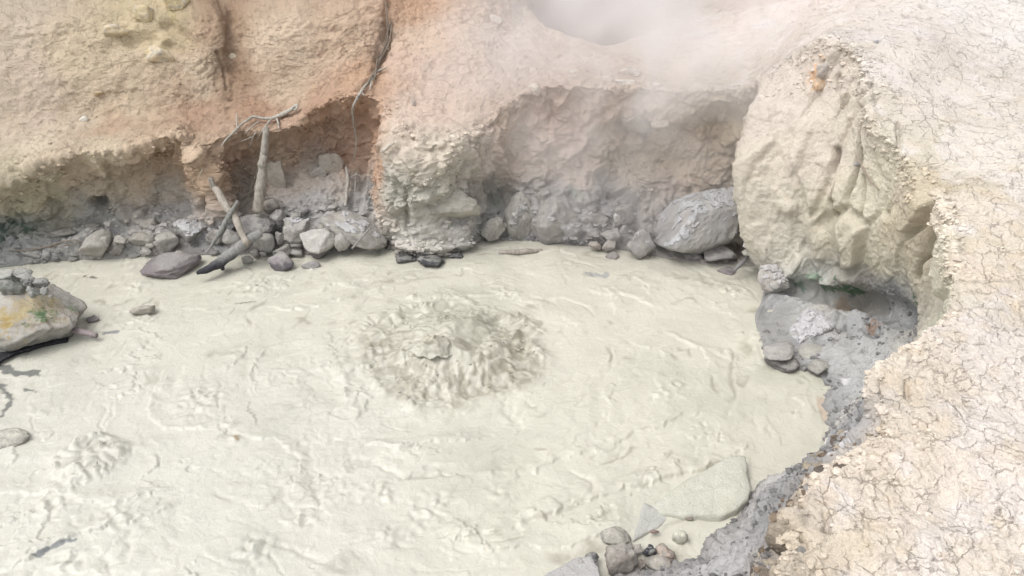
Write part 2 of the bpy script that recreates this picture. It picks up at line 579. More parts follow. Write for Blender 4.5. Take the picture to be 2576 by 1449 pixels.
disp = np.zeros(len(P), np.float32)
fade = 1 - sstep(NR - 40, NR - 1, rowi)
big = fbm(P, 0.9, 2, 3)
colidx = np.tile(np.arange(NC), NR)
cum = np.concatenate([[0], np.cumsum(seg_cols)])
bast = sstep(cum[22] - 6, cum[22] + 6, colidx)                     # the bastion and the bank on the right
bank = bast * sstep(0.42, 0.22, tw) * sstep(cum[25] - 20, cum[26], colidx)
bank = np.maximum(bank, sstep(cum[30], cum[32], colidx) * sstep(0.8, 0.55, tw))
wallw0 = wallw
wallw = wallw * (1 - 0.8 * bast) * (1 - 0.7 * bank)
disp += big * (0.085 * wallw + 0.05 * hill + 0.03 * plat)
disp += bank * sstep(1, 4, rowi) * (0.02 * perlin(P, 0.45, 607) + 0.06 * fbm(P, 0.3, 5, 600, .6) + 0.03 * np.abs(perlin(P, 0.08, 602)) + 0.014 * np.abs(perlin(P, 0.04, 603)) - 0.05 * sstep(0.35, 0.6, perlin(P, 0.09, 601)))
PV = P * np.array([1, 1, 0.3])
disp += bast * wallw0 * (1 - bank) * (0.018 * (0.5 - np.abs(perlin(PV, 0.26, 604))) + 0.016 * (0.5 - np.abs(perlin(PV, 0.10, 605))) + 0.008 * perlin(P, 0.035, 606))
# craggy plates on the walls and hillside
Q = P + 0.10 * np.stack([perlin(P, 0.35, 40 + k) for k in range(3)], -1)
f1, f2, rid = worley(Q, 0.42, 5)
disp += ((rid - 0.5) * 0.10 * sstep(0.0, 0.25, f2 - f1)) * wallw + (rid - 0.5) * 0.03 * sstep(0.0, 0.3, f2 - f1) * hill
f1, f2, rid = worley(Q, 0.17, 9)
cl = sstep(0.0, 0.22, f2 - f1)
rough = 0.5 + 0.5 * sstep(-0.35, 0.5, perlin(P, 0.8, 61))
smoothblock = sstep(2.6, 3.0, x) * sstep(7.4, 7.0, z * 0 + y)       # finer grained wall on the right
disp += ((rid - 0.4) * 0.055 * cl) * wallw * rough
disp += ((rid - 0.5) * 0.026 * cl) * hill * rough
nod = sstep(0.1, 0.6, perlin(P, 0.6, 62)) * hill
disp += nod * (0.03 * np.abs(perlin(P, 0.13, 63)) + 0.014 * np.abs(perlin(P, 0.055, 64)))
f1, f2, rid = worley(P + 0.03 * perlin(P, 0.1, 77)[:, None], 0.07, 12)
cl2 = sstep(0.0, 0.3, f2 - f1)
crumb_rim = np.exp(-((tw - 1.0) / 0.07) ** 2)
disp += (rid - 0.35) * 0.022 * cl2 * (wallw * (0.35 + 0.65 * rough) + 0.35 * hill + crumb_rim * 0.4)
disp += fbm(P, 0.22, 4, 21) * (0.034 * wallw + 0.024 * hill + 0.004 * plat)
disp += (0.5 - np.abs(perlin(P, 0.12, 31))) * 0.026 * wallw + (0.5 - np.abs(perlin(P, 0.05, 34))) * 0.012 * wallw
facet = sstep(0.0, 0.03, perlin(Q, 0.3, 35)) * sstep(-0.2, 0.2, perlin(P, 0.7, 36))
disp += facet * 0.03 * wallw * (1 - bast)
disp += crumb_rim * (np.abs(perlin(P, 0.16, 33)) * 0.035 - 0.01)
fm_ = wallw0 * (1 - bank)
sub = np.where((tw > 0.0) & (tw < 2.4))[0]
Ps = P[sub]
PA = Ps + 0.05 * np.stack([perlin(Ps, 0.25, 640 + k) for k in range(3)], -1)
fz = np.zeros(len(P), np.float32); fy = fz.copy(); fx = fz.copy()
fz[sub] = facets(PA * np.array([1, 1, 0.6]), 0.46, 650, 0.5, 0.22)
fy[sub] = facets(PA, 0.19, 651, 0.5, 0.25)
fx[sub] = facets(Ps + 0.02 * perlin(Ps, 0.06, 653)[:, None], 0.075, 652, 0.5, 0.3)
ft = np.zeros(len(P), np.float32)
tall = Ps * np.array([1, 1, 0.36]) + 0.05 * np.stack([perlin(Ps * np.array([1, 1, 0.4]), 0.4, 660 + k) for k in range(3)], -1)
ft[sub] = facets(tall, 0.62, 661, 0.62, 0.10) + 0.6 * facets(tall * np.array([1, 1, 1.5]), 0.24, 662, 0.5, 0.12)
disp += ft * fm_ * bast * (0.34 - 0.14 * sstep(cum[23], cum[22], colidx))
calm = sstep(-0.2, 0.4, perlin(P, 0.75, 654))
backw = sstep(cum[14] - 10, cum[16], colidx) * (1 - bast) * sstep(0.25, 0.5, tw)     # smoother plaster-like back wall
cf = (1 - 0.75 * calm) * (1 - 0.65 * backw)
disp += fz * fm_ * 0.30 * (1 - bast) * (0.4 + 0.6 * cf) + fy * fm_ * 0.50 * cf * (1 - 0.7 * bast) \
    + fx * (fm_ * (0.50 - 0.28 * bast) * (1 - 0.5 * backw) * (0.4 + 0.6 * cf) + 0.30 * hill + 0.3 * crumb_rim * (tw > 0.9))
disp += 0.15 * fy * crumb_rim * grw
# dry plates of the plateau
f1, f2, rid = worley(P + 0.05 * np.stack([perlin(P, 0.12, 50 + k) for k in range(3)], -1), 0.12, 15)
edge = 1 - sstep(0.0, 0.13, f2 - f1)
brk = sstep(-0.2, 0.2, perlin(P, 0.45, 55))
nearp = plat * sstep(8.0, 5.5, y)
disp += (-0.012 * edge * brk + (rid - 0.5) * 0.007) * nearp
disp += (fbm(P, 0.09, 3, 57, .6) * 0.009 + fx * 0.35 * sstep(0.1, 0.5, perlin(P, 0.5, 58)) + 0.25 * fx * sstep(0.16, 0.0, tw - 1.0)) * nearp


# strokes: gullies, cracks, holes and ribs, placed on the surface
def stroke(pts, width, dep, wob=0.3):
    """carve (dep > 0) along a line of picture points projected to the wall."""
    W = [hit(u, v) for u, v in pts]
    W = np.array(W)
    lo, hi = W.min(0) - width * 3, W.max(0) + width * 3
    s = np.where(((P > lo) & (P < hi)).all(1))[0]
    if len(s) == 0:
        return
    p = P[s] + (wob * width) * np.stack([perlin(P[s], width * 2.2 + 0.05, 90 + k) for k in range(3)], -1) * 1.5
    d = np.full(len(s), 9.0)
    if len(W) == 1:
        d = np.linalg.norm(p - W[0], axis=1)
    for a, b in zip(W[:-1], W[1:]):
        ab = b - a
        t = np.clip(((p - a) @ ab) / (ab @ ab + 1e-9), 0, 1)
        d = np.minimum(d, np.linalg.norm(p - a - t[:, None] * ab, axis=1))
    disp[s] -= (dep * np.exp(-(d / width) ** 2)).astype(np.float32)


stroke([(580, 20), (578, 100), (590, 190), (583, 250)], 0.06, 0.07, 0.6)
stroke([(545, 130), (563, 170), (570, 225)], 0.02, 0.05)
stroke([(978, 0), (976, 80), (958, 150), (928, 210), (905, 250)], 0.05, 0.08, 0.5)
stroke([(420, 60), (480, 120), (430, 110)], 0.10, 0.12)
stroke([(330, 110), (380, 90)], 0.10, 0.10)
stroke([(250, 512)], 0.09, 0.30)
stroke([(215, 480), (290, 500)], 0.05, -0.07)
stroke([(515, 505), (512, 525)], 0.05, 0.22)
stroke([(448, 500)], 0.03, 0.08)
stroke([(588, 450)], 0.04, 0.14)
stroke([(600, 500)], 0.04, 0.10)
stroke([(130, 500), (150, 535)], 0.05, 0.09)
stroke([(60, 530), (40, 560)], 0.06, 0.08)
stroke([(10, 575), (120, 565), (250, 560), (420, 555)], 0.05, 0.07)
stroke([(500, 390), (530, 450), (552, 520)], 0.09, -0.12)
stroke([(690, 500), (760, 560)], 0.10, -0.10)
stroke([(1030, 470), (1020, 540), (1025, 580)], 0.035, 0.09)
stroke([(1080, 510), (1160, 530), (1210, 510)], 0.025, 0.07)
stroke([(1050, 480), (1120, 470)], 0.09, -0.08)
stroke([(1235, 470), (1250, 510), (1280, 490)], 0.09, 0.16)
stroke([(1240, 560), (1270, 590)], 0.03, 0.08)
stroke([(1300, 560), (1320, 520)], 0.12, -0.16)
stroke([(1010, 615), (1090, 622), (1170, 612)], 0.07, -0.10)
stroke([(1385, 570), (1350, 595)], 0.03, 0.08)
stroke([(1430, 490), (1440, 520)], 0.03, 0.10)
stroke([(1410, 560), (1440, 580)], 0.14, -0.14)
stroke([(1540, 490), (1580, 500), (1600, 520)], 0.07, 0.13)
stroke([(1470, 590)], 0.06, 0.10)
stroke([(1380, 300), (1375, 350)], 0.015, 0.04)
stroke([(1240, 350), (1260, 420), (1300, 430)], 0.05, -0.07)
stroke([(1380, 350), (1420, 410), (1470, 360)], 0.05, -0.06)
stroke([(1600, 330), (1560, 310)], 0.08, 0.06)
stroke([(2105, 375), (2108, 450), (2105, 540)], 0.028, 0.14, 0.15)
stroke([(2060, 560), (2100, 510)], 0.05, 0.05)
stroke([(2190, 445), (2185, 500), (2180, 560)], 0.018, 0.07, 0.15)
stroke([(2345, 560), (2338, 640), (2318, 700)], 0.032, 0.20, 0.15)
stroke([(2340, 462), (2352, 490), (2368, 530)], 0.07, 0.32, 0.15)
stroke([(2130, 560), (2150, 640), (2140, 690)], 0.10, -0.09)
stroke([(2040, 560), (2060, 640)], 0.08, -0.06)
stroke([(2020, 330), (1990, 420), (1990, 520)], 0.12, -0.08)
stroke([(1990, 722), (2060, 738), (2130, 752), (2200, 765), (2290, 795)], 0.10, 0.26)
stroke([(2110, 755), (2180, 762)], 0.07, 0.14)
stroke([(2195, 820), (2200, 845)], 0.06, 0.16)
stroke([(2000, 720), (2100, 712)], 0.06, -0.07)
stroke([(2060, 200), (2045, 240)], 0.05, 0.07)
stroke([(2100, 190), (2105, 240)], 0.03, 0.06)
stroke([(2260, 310), (2262, 380), (2290, 420)], 0.02, 0.05)
stroke([(2205, 1060), (2212, 1075)], 0.05, 0.12)
stroke([(2285, 960), (2283, 1000)], 0.02, 0.05)
stroke([(2225, 1010), (2250, 1015)], 0.03, 0.05)
stroke([(1960, 1420), (1985, 1390), (2010, 1360)], 0.05, 0.12)
stroke([(2075, 1290), (2085, 1330)], 0.015, 0.05)
disp *= fade
disp *= sstep(0, 3, rowi)
P2 = P + N * disp[:, None]
keep = (P[:, 2] > 0.05) & (rowi > SHORE_ROW)
P2[:, 2] = np.where(keep, np.maximum(P2[:, 2], np.minimum(P[:, 2], 0.06)), P2[:, 2])
# crater pit behind the rim
e = np.sqrt(((x - 1.17) / 1.15) ** 2 + ((y - 13.9) / 2.05) ** 2) * (1 + 0.10 * perlin(P, 0.9, 72) * sstep(2.2, 0.8, x) + 0.05 * perlin(P, 0.25, 73) * sstep(1.6, 0.4, x))
rt = sstep(0.9, 2.0, x)
P2[:, 2] -= 1.3 * (1 - sstep(0.45 - 0.25 * rt, 1.04 + 0.22 * rt, e)) * grw
P2[:, 2] += 0.09 * np.exp(-((e - 1.1) / 0.15) ** 2) * (0.6 + perlin(P, 0.4, 71)) * sstep(1.4, 0.4, x) * grw
G2 = P2.reshape(NR, NC, 3)
BV = coarse_bvh(G2, 2)

# ---- colours of the earth
ANCH = [
 (50,50,222,200,172),(200,150,222,198,160),(380,60,226,203,155),(100,250,215,192,165),(300,240,220,195,160),
 (500,200,222,196,162),(585,200,176,140,105),(585,60,195,160,125),(700,100,226,198,165),(720,220,220,190,155),
 (850,120,225,190,155),(900,200,215,170,130),(300,322,204,170,136),(500,285,194,154,120),(650,275,192,148,112),
 (800,262,200,156,120),(100,350,225,205,175),(250,370,222,202,168),(450,345,215,185,150),
 (60,470,200,185,152),(200,420,205,180,148),(350,430,206,178,146),(430,400,200,165,128),(300,480,202,184,156),
 (120,520,195,182,146),(400,500,195,180,158),(60,560,150,155,132),(250,560,162,160,150),(420,560,165,160,155),
 (300,610,172,170,165),(150,620,158,158,156),(30,640,150,152,150),(550,610,158,156,154),
 (550,450,205,170,134),(600,400,196,160,130),(680,400,206,176,146),(640,480,172,152,132),(760,330,205,166,134),
 (830,300,200,160,130),(850,400,202,162,130),(945,330,208,162,126),(945,450,190,150,118),(740,450,188,172,156),
 (820,430,178,168,158),(800,500,163,159,155),(900,520,155,150,145),(700,560,152,150,147),(850,570,160,157,153),
 (1080,300,230,202,180),(1080,370,222,206,184),(1100,440,206,199,180),(1050,520,190,186,172),(1150,560,188,184,175),
 (1080,600,205,198,184),(1000,480,185,182,168),
 (1050,100,229,196,166),(1000,150,226,190,165),(1150,200,229,200,180),(1250,100,226,200,180),(1030,30,218,172,132),
 (1350,180,224,199,182),(1300,300,212,186,166),(1400,300,208,178,160),(1500,260,210,184,163),(1600,300,208,184,162),
 (1750,300,208,187,160),(1850,300,208,189,160),(1300,400,204,183,168),(1450,400,198,177,162),(1600,400,194,178,157),
 (1750,430,205,184,158),(1250,470,168,161,148),(1300,520,168,166,163),(1400,540,158,156,158),(1550,520,155,153,155),
 (1650,500,175,160,150),(1350,590,158,156,158),(1250,580,164,161,158),(1700,570,160,157,155),
 (1700,150,230,209,193),(1850,100,232,213,198),(1950,50,234,216,203),(1600,150,223,201,183),(1470,60,178,150,140),
 (1950,250,220,205,190),(2050,200,216,202,186),(1900,400,220,207,186),(2050,400,217,203,185),(1900,560,216,206,186),
 (2000,620,210,203,185),(2100,550,212,202,175),(2200,500,218,209,182),(2200,650,215,206,179),(2150,300,214,202,182),
 (2260,600,214,200,170),(2330,500,210,194,162),(2350,650,218,212,188),(2370,780,206,203,180),
 (2050,700,172,173,165),(2150,735,150,145,135),(2250,740,150,153,156),(1950,760,172,172,172),(2300,820,160,162,160),
 (2200,850,155,157,160),(2050,850,165,165,165),(2150,950,172,172,172),(2120,1080,174,174,176),(2098,1135,165,165,168),(2180,1160,232,214,190),(2160,1210,234,218,198),(1990,1215,162,161,162),(1930,1300,152,151,151),(1850,1400,176,174,174),(1965,1400,120,106,90),
 (2300,200,236,223,209),(2200,50,235,221,209),(2500,50,236,226,216),(2500,400,237,225,209),(2450,550,235,219,198),
 (2480,700,233,214,190),(2450,850,236,222,208),(2350,950,232,216,194),(2500,1000,237,223,209),(2300,1100,232,214,190),
 (2500,1200,239,223,206),(2150,1250,234,218,198),(2300,1350,236,221,204),(2500,1400,237,223,206),(2080,1350,228,210,182),
]
AP = np.array([hit(a[0], a[1], BV) for a in ANCH])
AC = np.array([alb(a[2:]) for a in ANCH])
wob = np.stack([fbm(P, 0.5, 3, 200 + k) for k in range(3)], -1) * 0.16
Pw = (P + wob).astype(np.float32)
num = np.zeros((len(P), 3), np.float32)
den = np.zeros(len(P), np.float32)
for a, c in zip(AP.astype(np.float32), AC.astype(np.float32)):
    d2 = ((Pw - a) ** 2).sum(1)
    ww = 1.0 / (d2 + 0.02) ** 2
    num += ww[:, None] * c
    den += ww
COLR = num / den[:, None]
# dried mud spatter line low on the wall, fading upwards
splat = sstep(0.75, 0.30, P[:, 2] + 0.25 * fbm(P, 0.4, 3, 230)) * wallw
COLR = COLR * (1 - 0.45 * splat[:, None]) + 0.45 * splat[:, None] * alb((166, 165, 163)).astype(np.float32)
# pale dried crust patches on the plateau
pt = sstep(0.05, 0.5, fbm(P, 0.35, 4, 240)) * plat
COLR = COLR * (1 - 0.5 * pt[:, None]) + 0.5 * pt[:, None] * alb((240, 229, 224)).astype(np.float32)
oc = sstep(0.25, 0.6, fbm(P, 0.22, 4, 250)) * plat * sstep(8.5, 6, y)
COLR = COLR * (1 - 0.3 * oc[:, None]) + 0.3 * oc[:, None] * alb((226, 200, 158)).astype(np.float32)


def daub(u, v, r, c, k=0.8, seed=300):
    p = hit(u, v, BV)
    q = np.where((np.abs(P2 - p) < 2.4 * r).all(1))[0]
    if len(q) == 0:
        return
    Pq = P[q]
    d = np.linalg.norm(P2[q] - p, axis=1) + 0.9 * r * fbm(Pq, r * 0.9, 4, seed, 0.75)
    t = (k * sstep(r, r * 0.5, d))[:, None].astype(np.float32)
    COLR[q] = COLR[q] * (1 - t) + t * alb(c).astype(np.float32)


for u, v, r, c in [(2080, 722, .13, (60, 105, 70)), (2120, 728, .12, (50, 100, 60)), (2160, 735, .12, (60, 100, 65)), (2300, 748, .08, (80, 115, 85)),
                   (2010, 715, .10, (110, 140, 115)), (2045, 700, .08, (140, 165, 140)), (10, 575, .14, (45, 80, 65)), (70, 575, .10, (70, 100, 85)),
                   (2050, 172, .07, (235, 180, 130)), (2046, 195, .08, (225, 170, 115)), (2060, 215, .07, (220, 180, 130)),
                   (2125, 768, .10, (165, 146, 122)), (2195, 825, .09, (150, 120, 95)), (2245, 810, .09, (125, 125, 122)),
                   (960, 410, .10, (212, 164, 122)), (920, 300, .08, (208, 160, 122)), (440, 30, .12, (225, 205, 140)), (390, 120, .14, (228, 206, 150)),
                   (1660, 310, .08, (232, 220, 205)), (1530, 400, .14, (170, 160, 140)), (1450, 490, .12, (140, 150, 140)),
                   (1245, 500, .12, (125, 135, 118)), (2135, 1080, .06, (235, 233, 235)), (2120, 1120, .08, (235, 232, 233)), (2128, 960, .06, (220, 218, 220)),
                   (1035, 642, .12, (70, 70, 72)), (1150, 632, .10, (80, 75, 75)), (1230, 612, .10, (95, 90, 95)), (1350, 612, .10, (95, 92, 98)), (985, 618, .10, (75, 75, 78)),
                   (1440, 612, .08, (100, 96, 102))]:
    daub(u, v, r, c)
COLR *= (1 + 0.22 * sstep(0.9, 0.2, P2[:, 2]) * (1 - grw))[:, None].astype(np.float32)
COLR *= (1.08 + 0.20 * wallw0 + 0.10 * plat)[:, None].astype(np.float32)  # wall colour raised to stand in for light the walls lack
msk = np.zeros((len(P), 3), np.float32)
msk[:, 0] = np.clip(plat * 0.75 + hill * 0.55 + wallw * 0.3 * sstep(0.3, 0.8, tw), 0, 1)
wet = sstep(0.35, 0.02, P2[:, 2]) * (1 - grw)
msk[:, 1] = wet * 0.7
COLR = COLR * (1 - 0.22 * (sstep(0.16, 0.02, P2[:, 2]) * (1 - grw))[:, None].astype(np.float32))

CG = COLR.reshape(NR, NC, 3)
MG = msk.reshape(NR, NC, 3)


def slab(name, r0, r1):
    g = G2[r0:r1 + 1]
    F = grid_faces(*g.shape[:2])
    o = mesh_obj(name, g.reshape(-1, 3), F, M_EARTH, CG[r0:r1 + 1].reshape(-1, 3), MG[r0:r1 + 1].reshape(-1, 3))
    tag(o, kind='structure')
    return o


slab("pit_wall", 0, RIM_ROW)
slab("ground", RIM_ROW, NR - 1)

# ------------------------------------------------------------------ the mud pool
NY, NX = 620, 940
tt = np.linspace(0, 1, NY)
yy = 3.1 + (10.3 - 3.1) * (0.62 * tt + 0.38 * tt ** 2)
ss = np.linspace(-1, 1, NX)
MX = np.zeros((NY, NX)); MY = np.zeros((NY, NX))
for i, yv in enumerate(yy):
    hw = (yv * CS + 5 * SN) * 1288 / FPX + 0.45
    MX[i] = np.linspace(-hw - 1.8, hw, NX)
    MY[i] = yv
MX = np.minimum(MX, 3.9 + 0.02 * MX)
MP = np.stack([MX.ravel(), MY.ravel(), np.zeros(NX * NY)], -1)


def mud_height(MP):
    h = np.zeros(len(MP), np.float32)
    colr = np.zeros(len(MP), np.float32)      # 1 = darker tone: fresh mud at the boils, also creases
    w1 = np.stack([fbm(MP, 0.9, 3, 400), fbm(MP, 0.9, 3, 401), np.zeros(len(MP))], -1)
    Wp = MP + 0.22 * w1
    e1 = at_z(1135, 880)
    e2 = at_z(230, 1150)
    e3 = at_z(500, 1010)
    r1 = np.hypot(MP[:, 0] - e1[0], (MP[:, 1] - e1[1]))
    r2 = np.hypot(MP[:, 0] - e2[0], MP[:, 1] - e2[1])
    rough = 0.35 + 0.65 * sstep(-0.3, 0.4, perlin(MP, 1.1, 410)) * sstep(3.2, 1.5, r1) \
        + 0.4 * sstep(-0.5, 2.5, -MP[:, 0]) * sstep(7.5, 5.0, MP[:, 1])
    h += fbm(Wp, 0.8, 2, 420) * 0.016
    # billowing folds
    b1 = np.abs(perlin(Wp, 0.34, 421)); b2 = np.abs(perlin(Wp + 0.03 * w1, 0.15, 422)); b3 = np.abs(perlin(MP, 0.07, 423))
    h += (b1 * 0.013 + b2 * 0.007 * rough + b3 * 0.004 * rough) * rough
    # long broken fold fronts running round the springs
    fld = 1.55 * np.minimum(r1, 9) + 1.0 * fbm(MP, 1.3, 3, 430) + 0.42 * fbm(MP, 0.34, 5, 431, 0.6)
    saw = fld - np.floor(fld)
    fr = sstep(0.0, 0.05, saw) * (1 - saw) ** 1.6
    mk = sstep(-0.05, 0.35, perlin(MP, 0.7, 433))
    h += fr * 0.020 * mk
    Rm = np.stack([MP[:, 0] * 0.85 + MP[:, 1] * 0.5, -MP[:, 0] * 0.5 + MP[:, 1] * 0.85, MP[:, 2]], -1)
    for amp, fq, ws, sd_, mf in ((.014, 1.7, 1.5, 440, .5), (.006, 4.0, .8, 447, .33)):
        f2_ = Rm[:, 1] * fq + fbm(Rm * np.array([0.75, 1, 1]), ws, 5, sd_, 0.62) * 1.5
        saw = f2_ - np.floor(f2_)
        mk2 = sstep(0.0, 0.45, perlin(Rm, mf, sd_ + 4)) * (0.4 + 0.6 * rough)
        h += sstep(0.0, 0.06, saw) * (1 - saw) ** 2 * amp * mk2

    WR = 0.13 * np.stack([fbm(MP, 0.7, 2, 530), fbm(MP, 0.7, 2, 531), 0 * r1], -1) + 0.022 * np.stack([fbm(MP, 0.11, 3, 532), fbm(MP, 0.11, 3, 533), 0.8 * fbm(MP, 0.11, 3, 534)], -1)
    PR = np.stack([(MP[:, 0] - e1[0]) * 0.38, (MP[:, 1] - e1[1]) * 0.38, r1], -1)
    for sc_, dp, sd2 in ((1.0, .020, 519), (0.55, .015, 520), (0.3, .010, 521), (0.19, .006, 522)):
        q_ = perlin(PR + WR, sc_, sd2)
        br = sstep(0.0, 0.4, perlin(MP, sc_ * 0.9, sd2 + 20))
        wv_ = 0.030 / sc_
        h -= dp * np.exp(-(q_ / wv_) ** 2) * br
        h += dp * 0.35 * sstep(-3 * wv_, 0, q_) * sstep(6 * wv_, 0, q_) * br
        colr = np.maximum(colr, 0.5 * np.exp(-(q_ / (0.8 * wv_)) ** 2) * br * sstep(0.1, 0.4, perlin(MP, 0.5, sd2 + 40)))
    # the main boiling mound
    th = np.arctan2(MP[:, 1] - e1[1], MP[:, 0] - e1[0])
    pol = np.stack([np.cos(th) * 2.6 + 0 * r1, np.sin(th) * 2.6, r1 * 1.7], -1)
    rr = r1 * (1 + 0.22 * perlin(pol, 1.3, 450) + 0.10 * perlin(MP, 0.35, 449))
    MPw = MP + 0.10 * np.stack([perlin(MP, .3, 465), perlin(MP, .3, 466), 0 * r1], -1)
    mound = np.exp(-(rr / 0.52) ** 2.2)
    inz = sstep(1.12, 0.75, rr)
    h = h * (1 - 0.5 * inz)
    h += 0.24 * np.exp(-(rr / 0.52) ** 2.0) * (1 + 0.5 * perlin(MPw, 0.42, 478))
    st = perlin(pol, 0.30, 451) + 0.6 * perlin(pol * np.array([1, 1, 1.6]), 0.15, 452)
    h += inz * (st * 0.012 * (0.3 + sstep(0.1, 0.5, rr)) + perlin(MPw, 0.30, 453) * 0.055 + np.abs(perlin(MPw, 0.13, 455)) * 0.040 + np.abs(perlin(MP, 0.05, 459)) * 0.010)
    ring = np.exp(-((rr - 0.93) / 0.055) ** 2)
    rk = sstep(-0.1, 0.5, perlin(pol, 0.9, 454))
    h += ring * (0.005 + 0.045 * rk) * (0.4 + np.abs(perlin(MPw, 0.12, 456)) * 1.4)
    ring2 = np.exp(-((rr - 0.72) / 0.05) ** 2)
    h += ring2 * 0.05 * sstep(0.0, 0.5, perlin(pol, 0.7, 457)) * (0.4 + perlin(MP, 0.06, 458))
    colr = np.maximum(colr, inz * sstep(-0.2, 0.4, -st) * 0.7 * sstep(0.15, 0.5, rr))
    colr = np.maximum(colr, ring * rk * 0.6)
    ang = lambda t0, w0: np.exp(-((((th - t0 + math.pi) % (2 * math.pi)) - math.pi) / w0) ** 2)
    cres = np.exp(-((rr - 0.78) / 0.10) ** 2) * np.clip(ang(2.15, .55) + ang(0.25, .55) + 0.7 * ang(-2.75, .3) + 0.5 * ang(-1.0, .3), 0, 1)
    h -= 0.075 * cres * (0.6 + perlin(MPw, 0.14, 474))
    h += 0.07 * np.exp(-((rr - 0.98) / 0.07) ** 2) * np.clip(ang(2.15, .6) + 0.7 * ang(0.25, .55), 0, 1) * (0.1 + 1.3 * np.abs(perlin(MPw, 0.10, 475)))
    colr = np.maximum(colr, 0.85 * cres * sstep(-0.3, 0.25, perlin(MP, 0.12, 476)))
    cap = np.exp(-((rr - 0.38) / 0.16) ** 2) * np.clip(ang(-1.6, .8), 0, 1)
    colr = np.maximum(colr, 0.6 * cap * sstep(-0.1, 0.4, perlin(pol, 0.25, 477)))
    colr = np.maximum(colr, inz * (0.22 + 0.45 * sstep(0.0, 0.4, fbm(MPw, 0.28, 3, 479, .7))))
    # the smaller boil at the left
    th2 = np.arctan2(MP[:, 1] - e2[1], MP[:, 0] - e2[0])
    rr2 = r2 * (1 + 0.3 * perlin(MP, 0.3, 460))
    in2 = sstep(0.36, 0.24, rr2)
    h += in2 * (0.035 + 0.04 * perlin(Wp, 0.15, 461) + 0.05 * np.abs(perlin(MP + 0.05 * w1, 0.10, 462)))
    colr = np.maximum(colr, in2 * 0.65 * sstep(-0.2, 0.4, perlin(Wp, 0.11, 463)))
    # low domes and bubbling spots
    for (u, v, rad, a) in [(505, 1010, .20, .030), (480, 1000, .1, .02), (958, 1237, .11, .035), (860, 1240, .16, .02), (1260, 1240, .12, .022),
                           (1110, 1260, .14, .02), (640, 1385, .16, .03), (170, 1410, .12, .035), (120, 1270, .13, .03), (598, 1105, .06, .025),
                           (1700, 970, .07, .03), (1660, 1000, .10, .025), (1715, 1355, .05, .05), (640, 720, .16, .03), (345, 715, .14, .02),
                           (330, 735, .12, .02), (1280, 740, .12, .03), (1040, 745, .08, .03), (1050, 1300, .16, .02), (960, 1345, .12, .02),
                           (760, 1310, .1, .03), (300, 1300, .2, .02), (1240, 1190, .05, .02), (590, 1100, .04, .03), (330, 795, .1, -.01)]:
        c = at_z(u, v)
        r = np.hypot(MP[:, 0] - c[0], MP[:, 1] - c[1])
        g = np.exp(-(r / rad) ** 2)
        h += g * a * (0.6 + 1.2 * perlin(MP, 0.07, 470))
        if a > 0.029:
            colr = np.maximum(colr, g * 0.30 * sstep(0, 0.4, perlin(MP, 0.06, 471)))
    # folds copied from the photograph
    for pts, a, wd in [([(1180, 1350), (1290, 1320), (1400, 1285), (1490, 1250), (1570, 1225), (1670, 1205), (1760, 1180), (1830, 1150), (1850, 1140)], .035, .05),
                       ([(1870, 1150), (1885, 1200), (1875, 1260), (1830, 1290)], .02, .04),
                       ([(80, 1400), (140, 1370), (200, 1345), (260, 1330), (340, 1305), (400, 1290)], .03, .03),
                       ([(0, 1240), (90, 1235), (180, 1250), (280, 1262), (380, 1240)], .025, .03),
                       ([(930, 1120), (1010, 1120), (1090, 1110), (1180, 1105)], .03, .03),
                       ([(400, 960), (380, 1000), (372, 1050), (420, 1075), (500, 1080)], .022, .03),
                       ([(835, 930), (850, 960), (862, 990)], .05, .025), ([(895, 935), (930, 925), (935, 880)], .05, .03),
                       ([(560, 1070), (650, 1100), (720, 1110), (760, 1160), (740, 1210)], .02, .03),
                       ([(1340, 1180), (1420, 1150), (1520, 1130), (1600, 1085), (1700, 1050)], .02, .03),
                       ([(1650, 950), (1665, 985), (1700, 995)], .03, .03), ([(1700, 850), (1760, 870), (1830, 900)], .018, .025),
                       ([(1250, 1380), (1330, 1370), (1420, 1372), (1500, 1345), (1560, 1335)], .02, .04),
                       ([(700, 770), (770, 775), (850, 760), (900, 735), (980, 720)], .022, .025),
                       ([(1050, 755), (1130, 742), (1200, 745), (1290, 740)], .025, .025),
                       ([(760, 850), (690, 870), (640, 900)], .02, .03), ([(1500, 730), (1600, 745), (1650, 770)], .018, .03),
                       ([(1700, 700), (1770, 705), (1860, 735)], .018, .03)]:
        W = np.array([at_z(u, v)[:2] for u, v in pts])
        q = MP[:, :2] + 0.05 * np.stack([fbm(MP, 0.3, 5, 480, .65), fbm(MP, 0.3, 5, 481, .65)], -1)
        lo, hi = W.min(0) - 0.5, W.max(0) + 0.5
        s = np.where(((q > lo) & (q < hi)).all(1))[0]
        bd = np.full(len(s), 9.0); bs = np.zeros(len(s))
        for A0, B0 in zip(W[:-1], W[1:]):
            ab = B0 - A0
            t = np.clip(((q[s] - A0) @ ab) / (ab @ ab), 0, 1)
            dv = q[s] - A0 - t[:, None] * ab
            d = np.linalg.norm(dv, axis=1)
            sg = np.sign(ab[0] * dv[:, 1] - ab[1] * dv[:, 0])
            m = d < bd
            bd = np.where(m, d, bd); bs = np.where(m, sg, bs)
        sd_ = bd * bs
        prof = np.where(sd_ > 0, np.exp(-(sd_ / (wd * 3.0)) ** 2), np.exp(-(sd_ / (wd * 0.35)) ** 2))
        h[s] += (0.95 * a * prof * (0.55 + 0.6 * sstep(-0.3, 0.3, perlin(MP[s], 0.18, 482)))).astype(np.float32)
    shore = 0.0
    return h, colr


hh, cc = mud_height(MP)
hh -= 0.015
MP2 = MP.copy()
MP2[:, 2] += hh
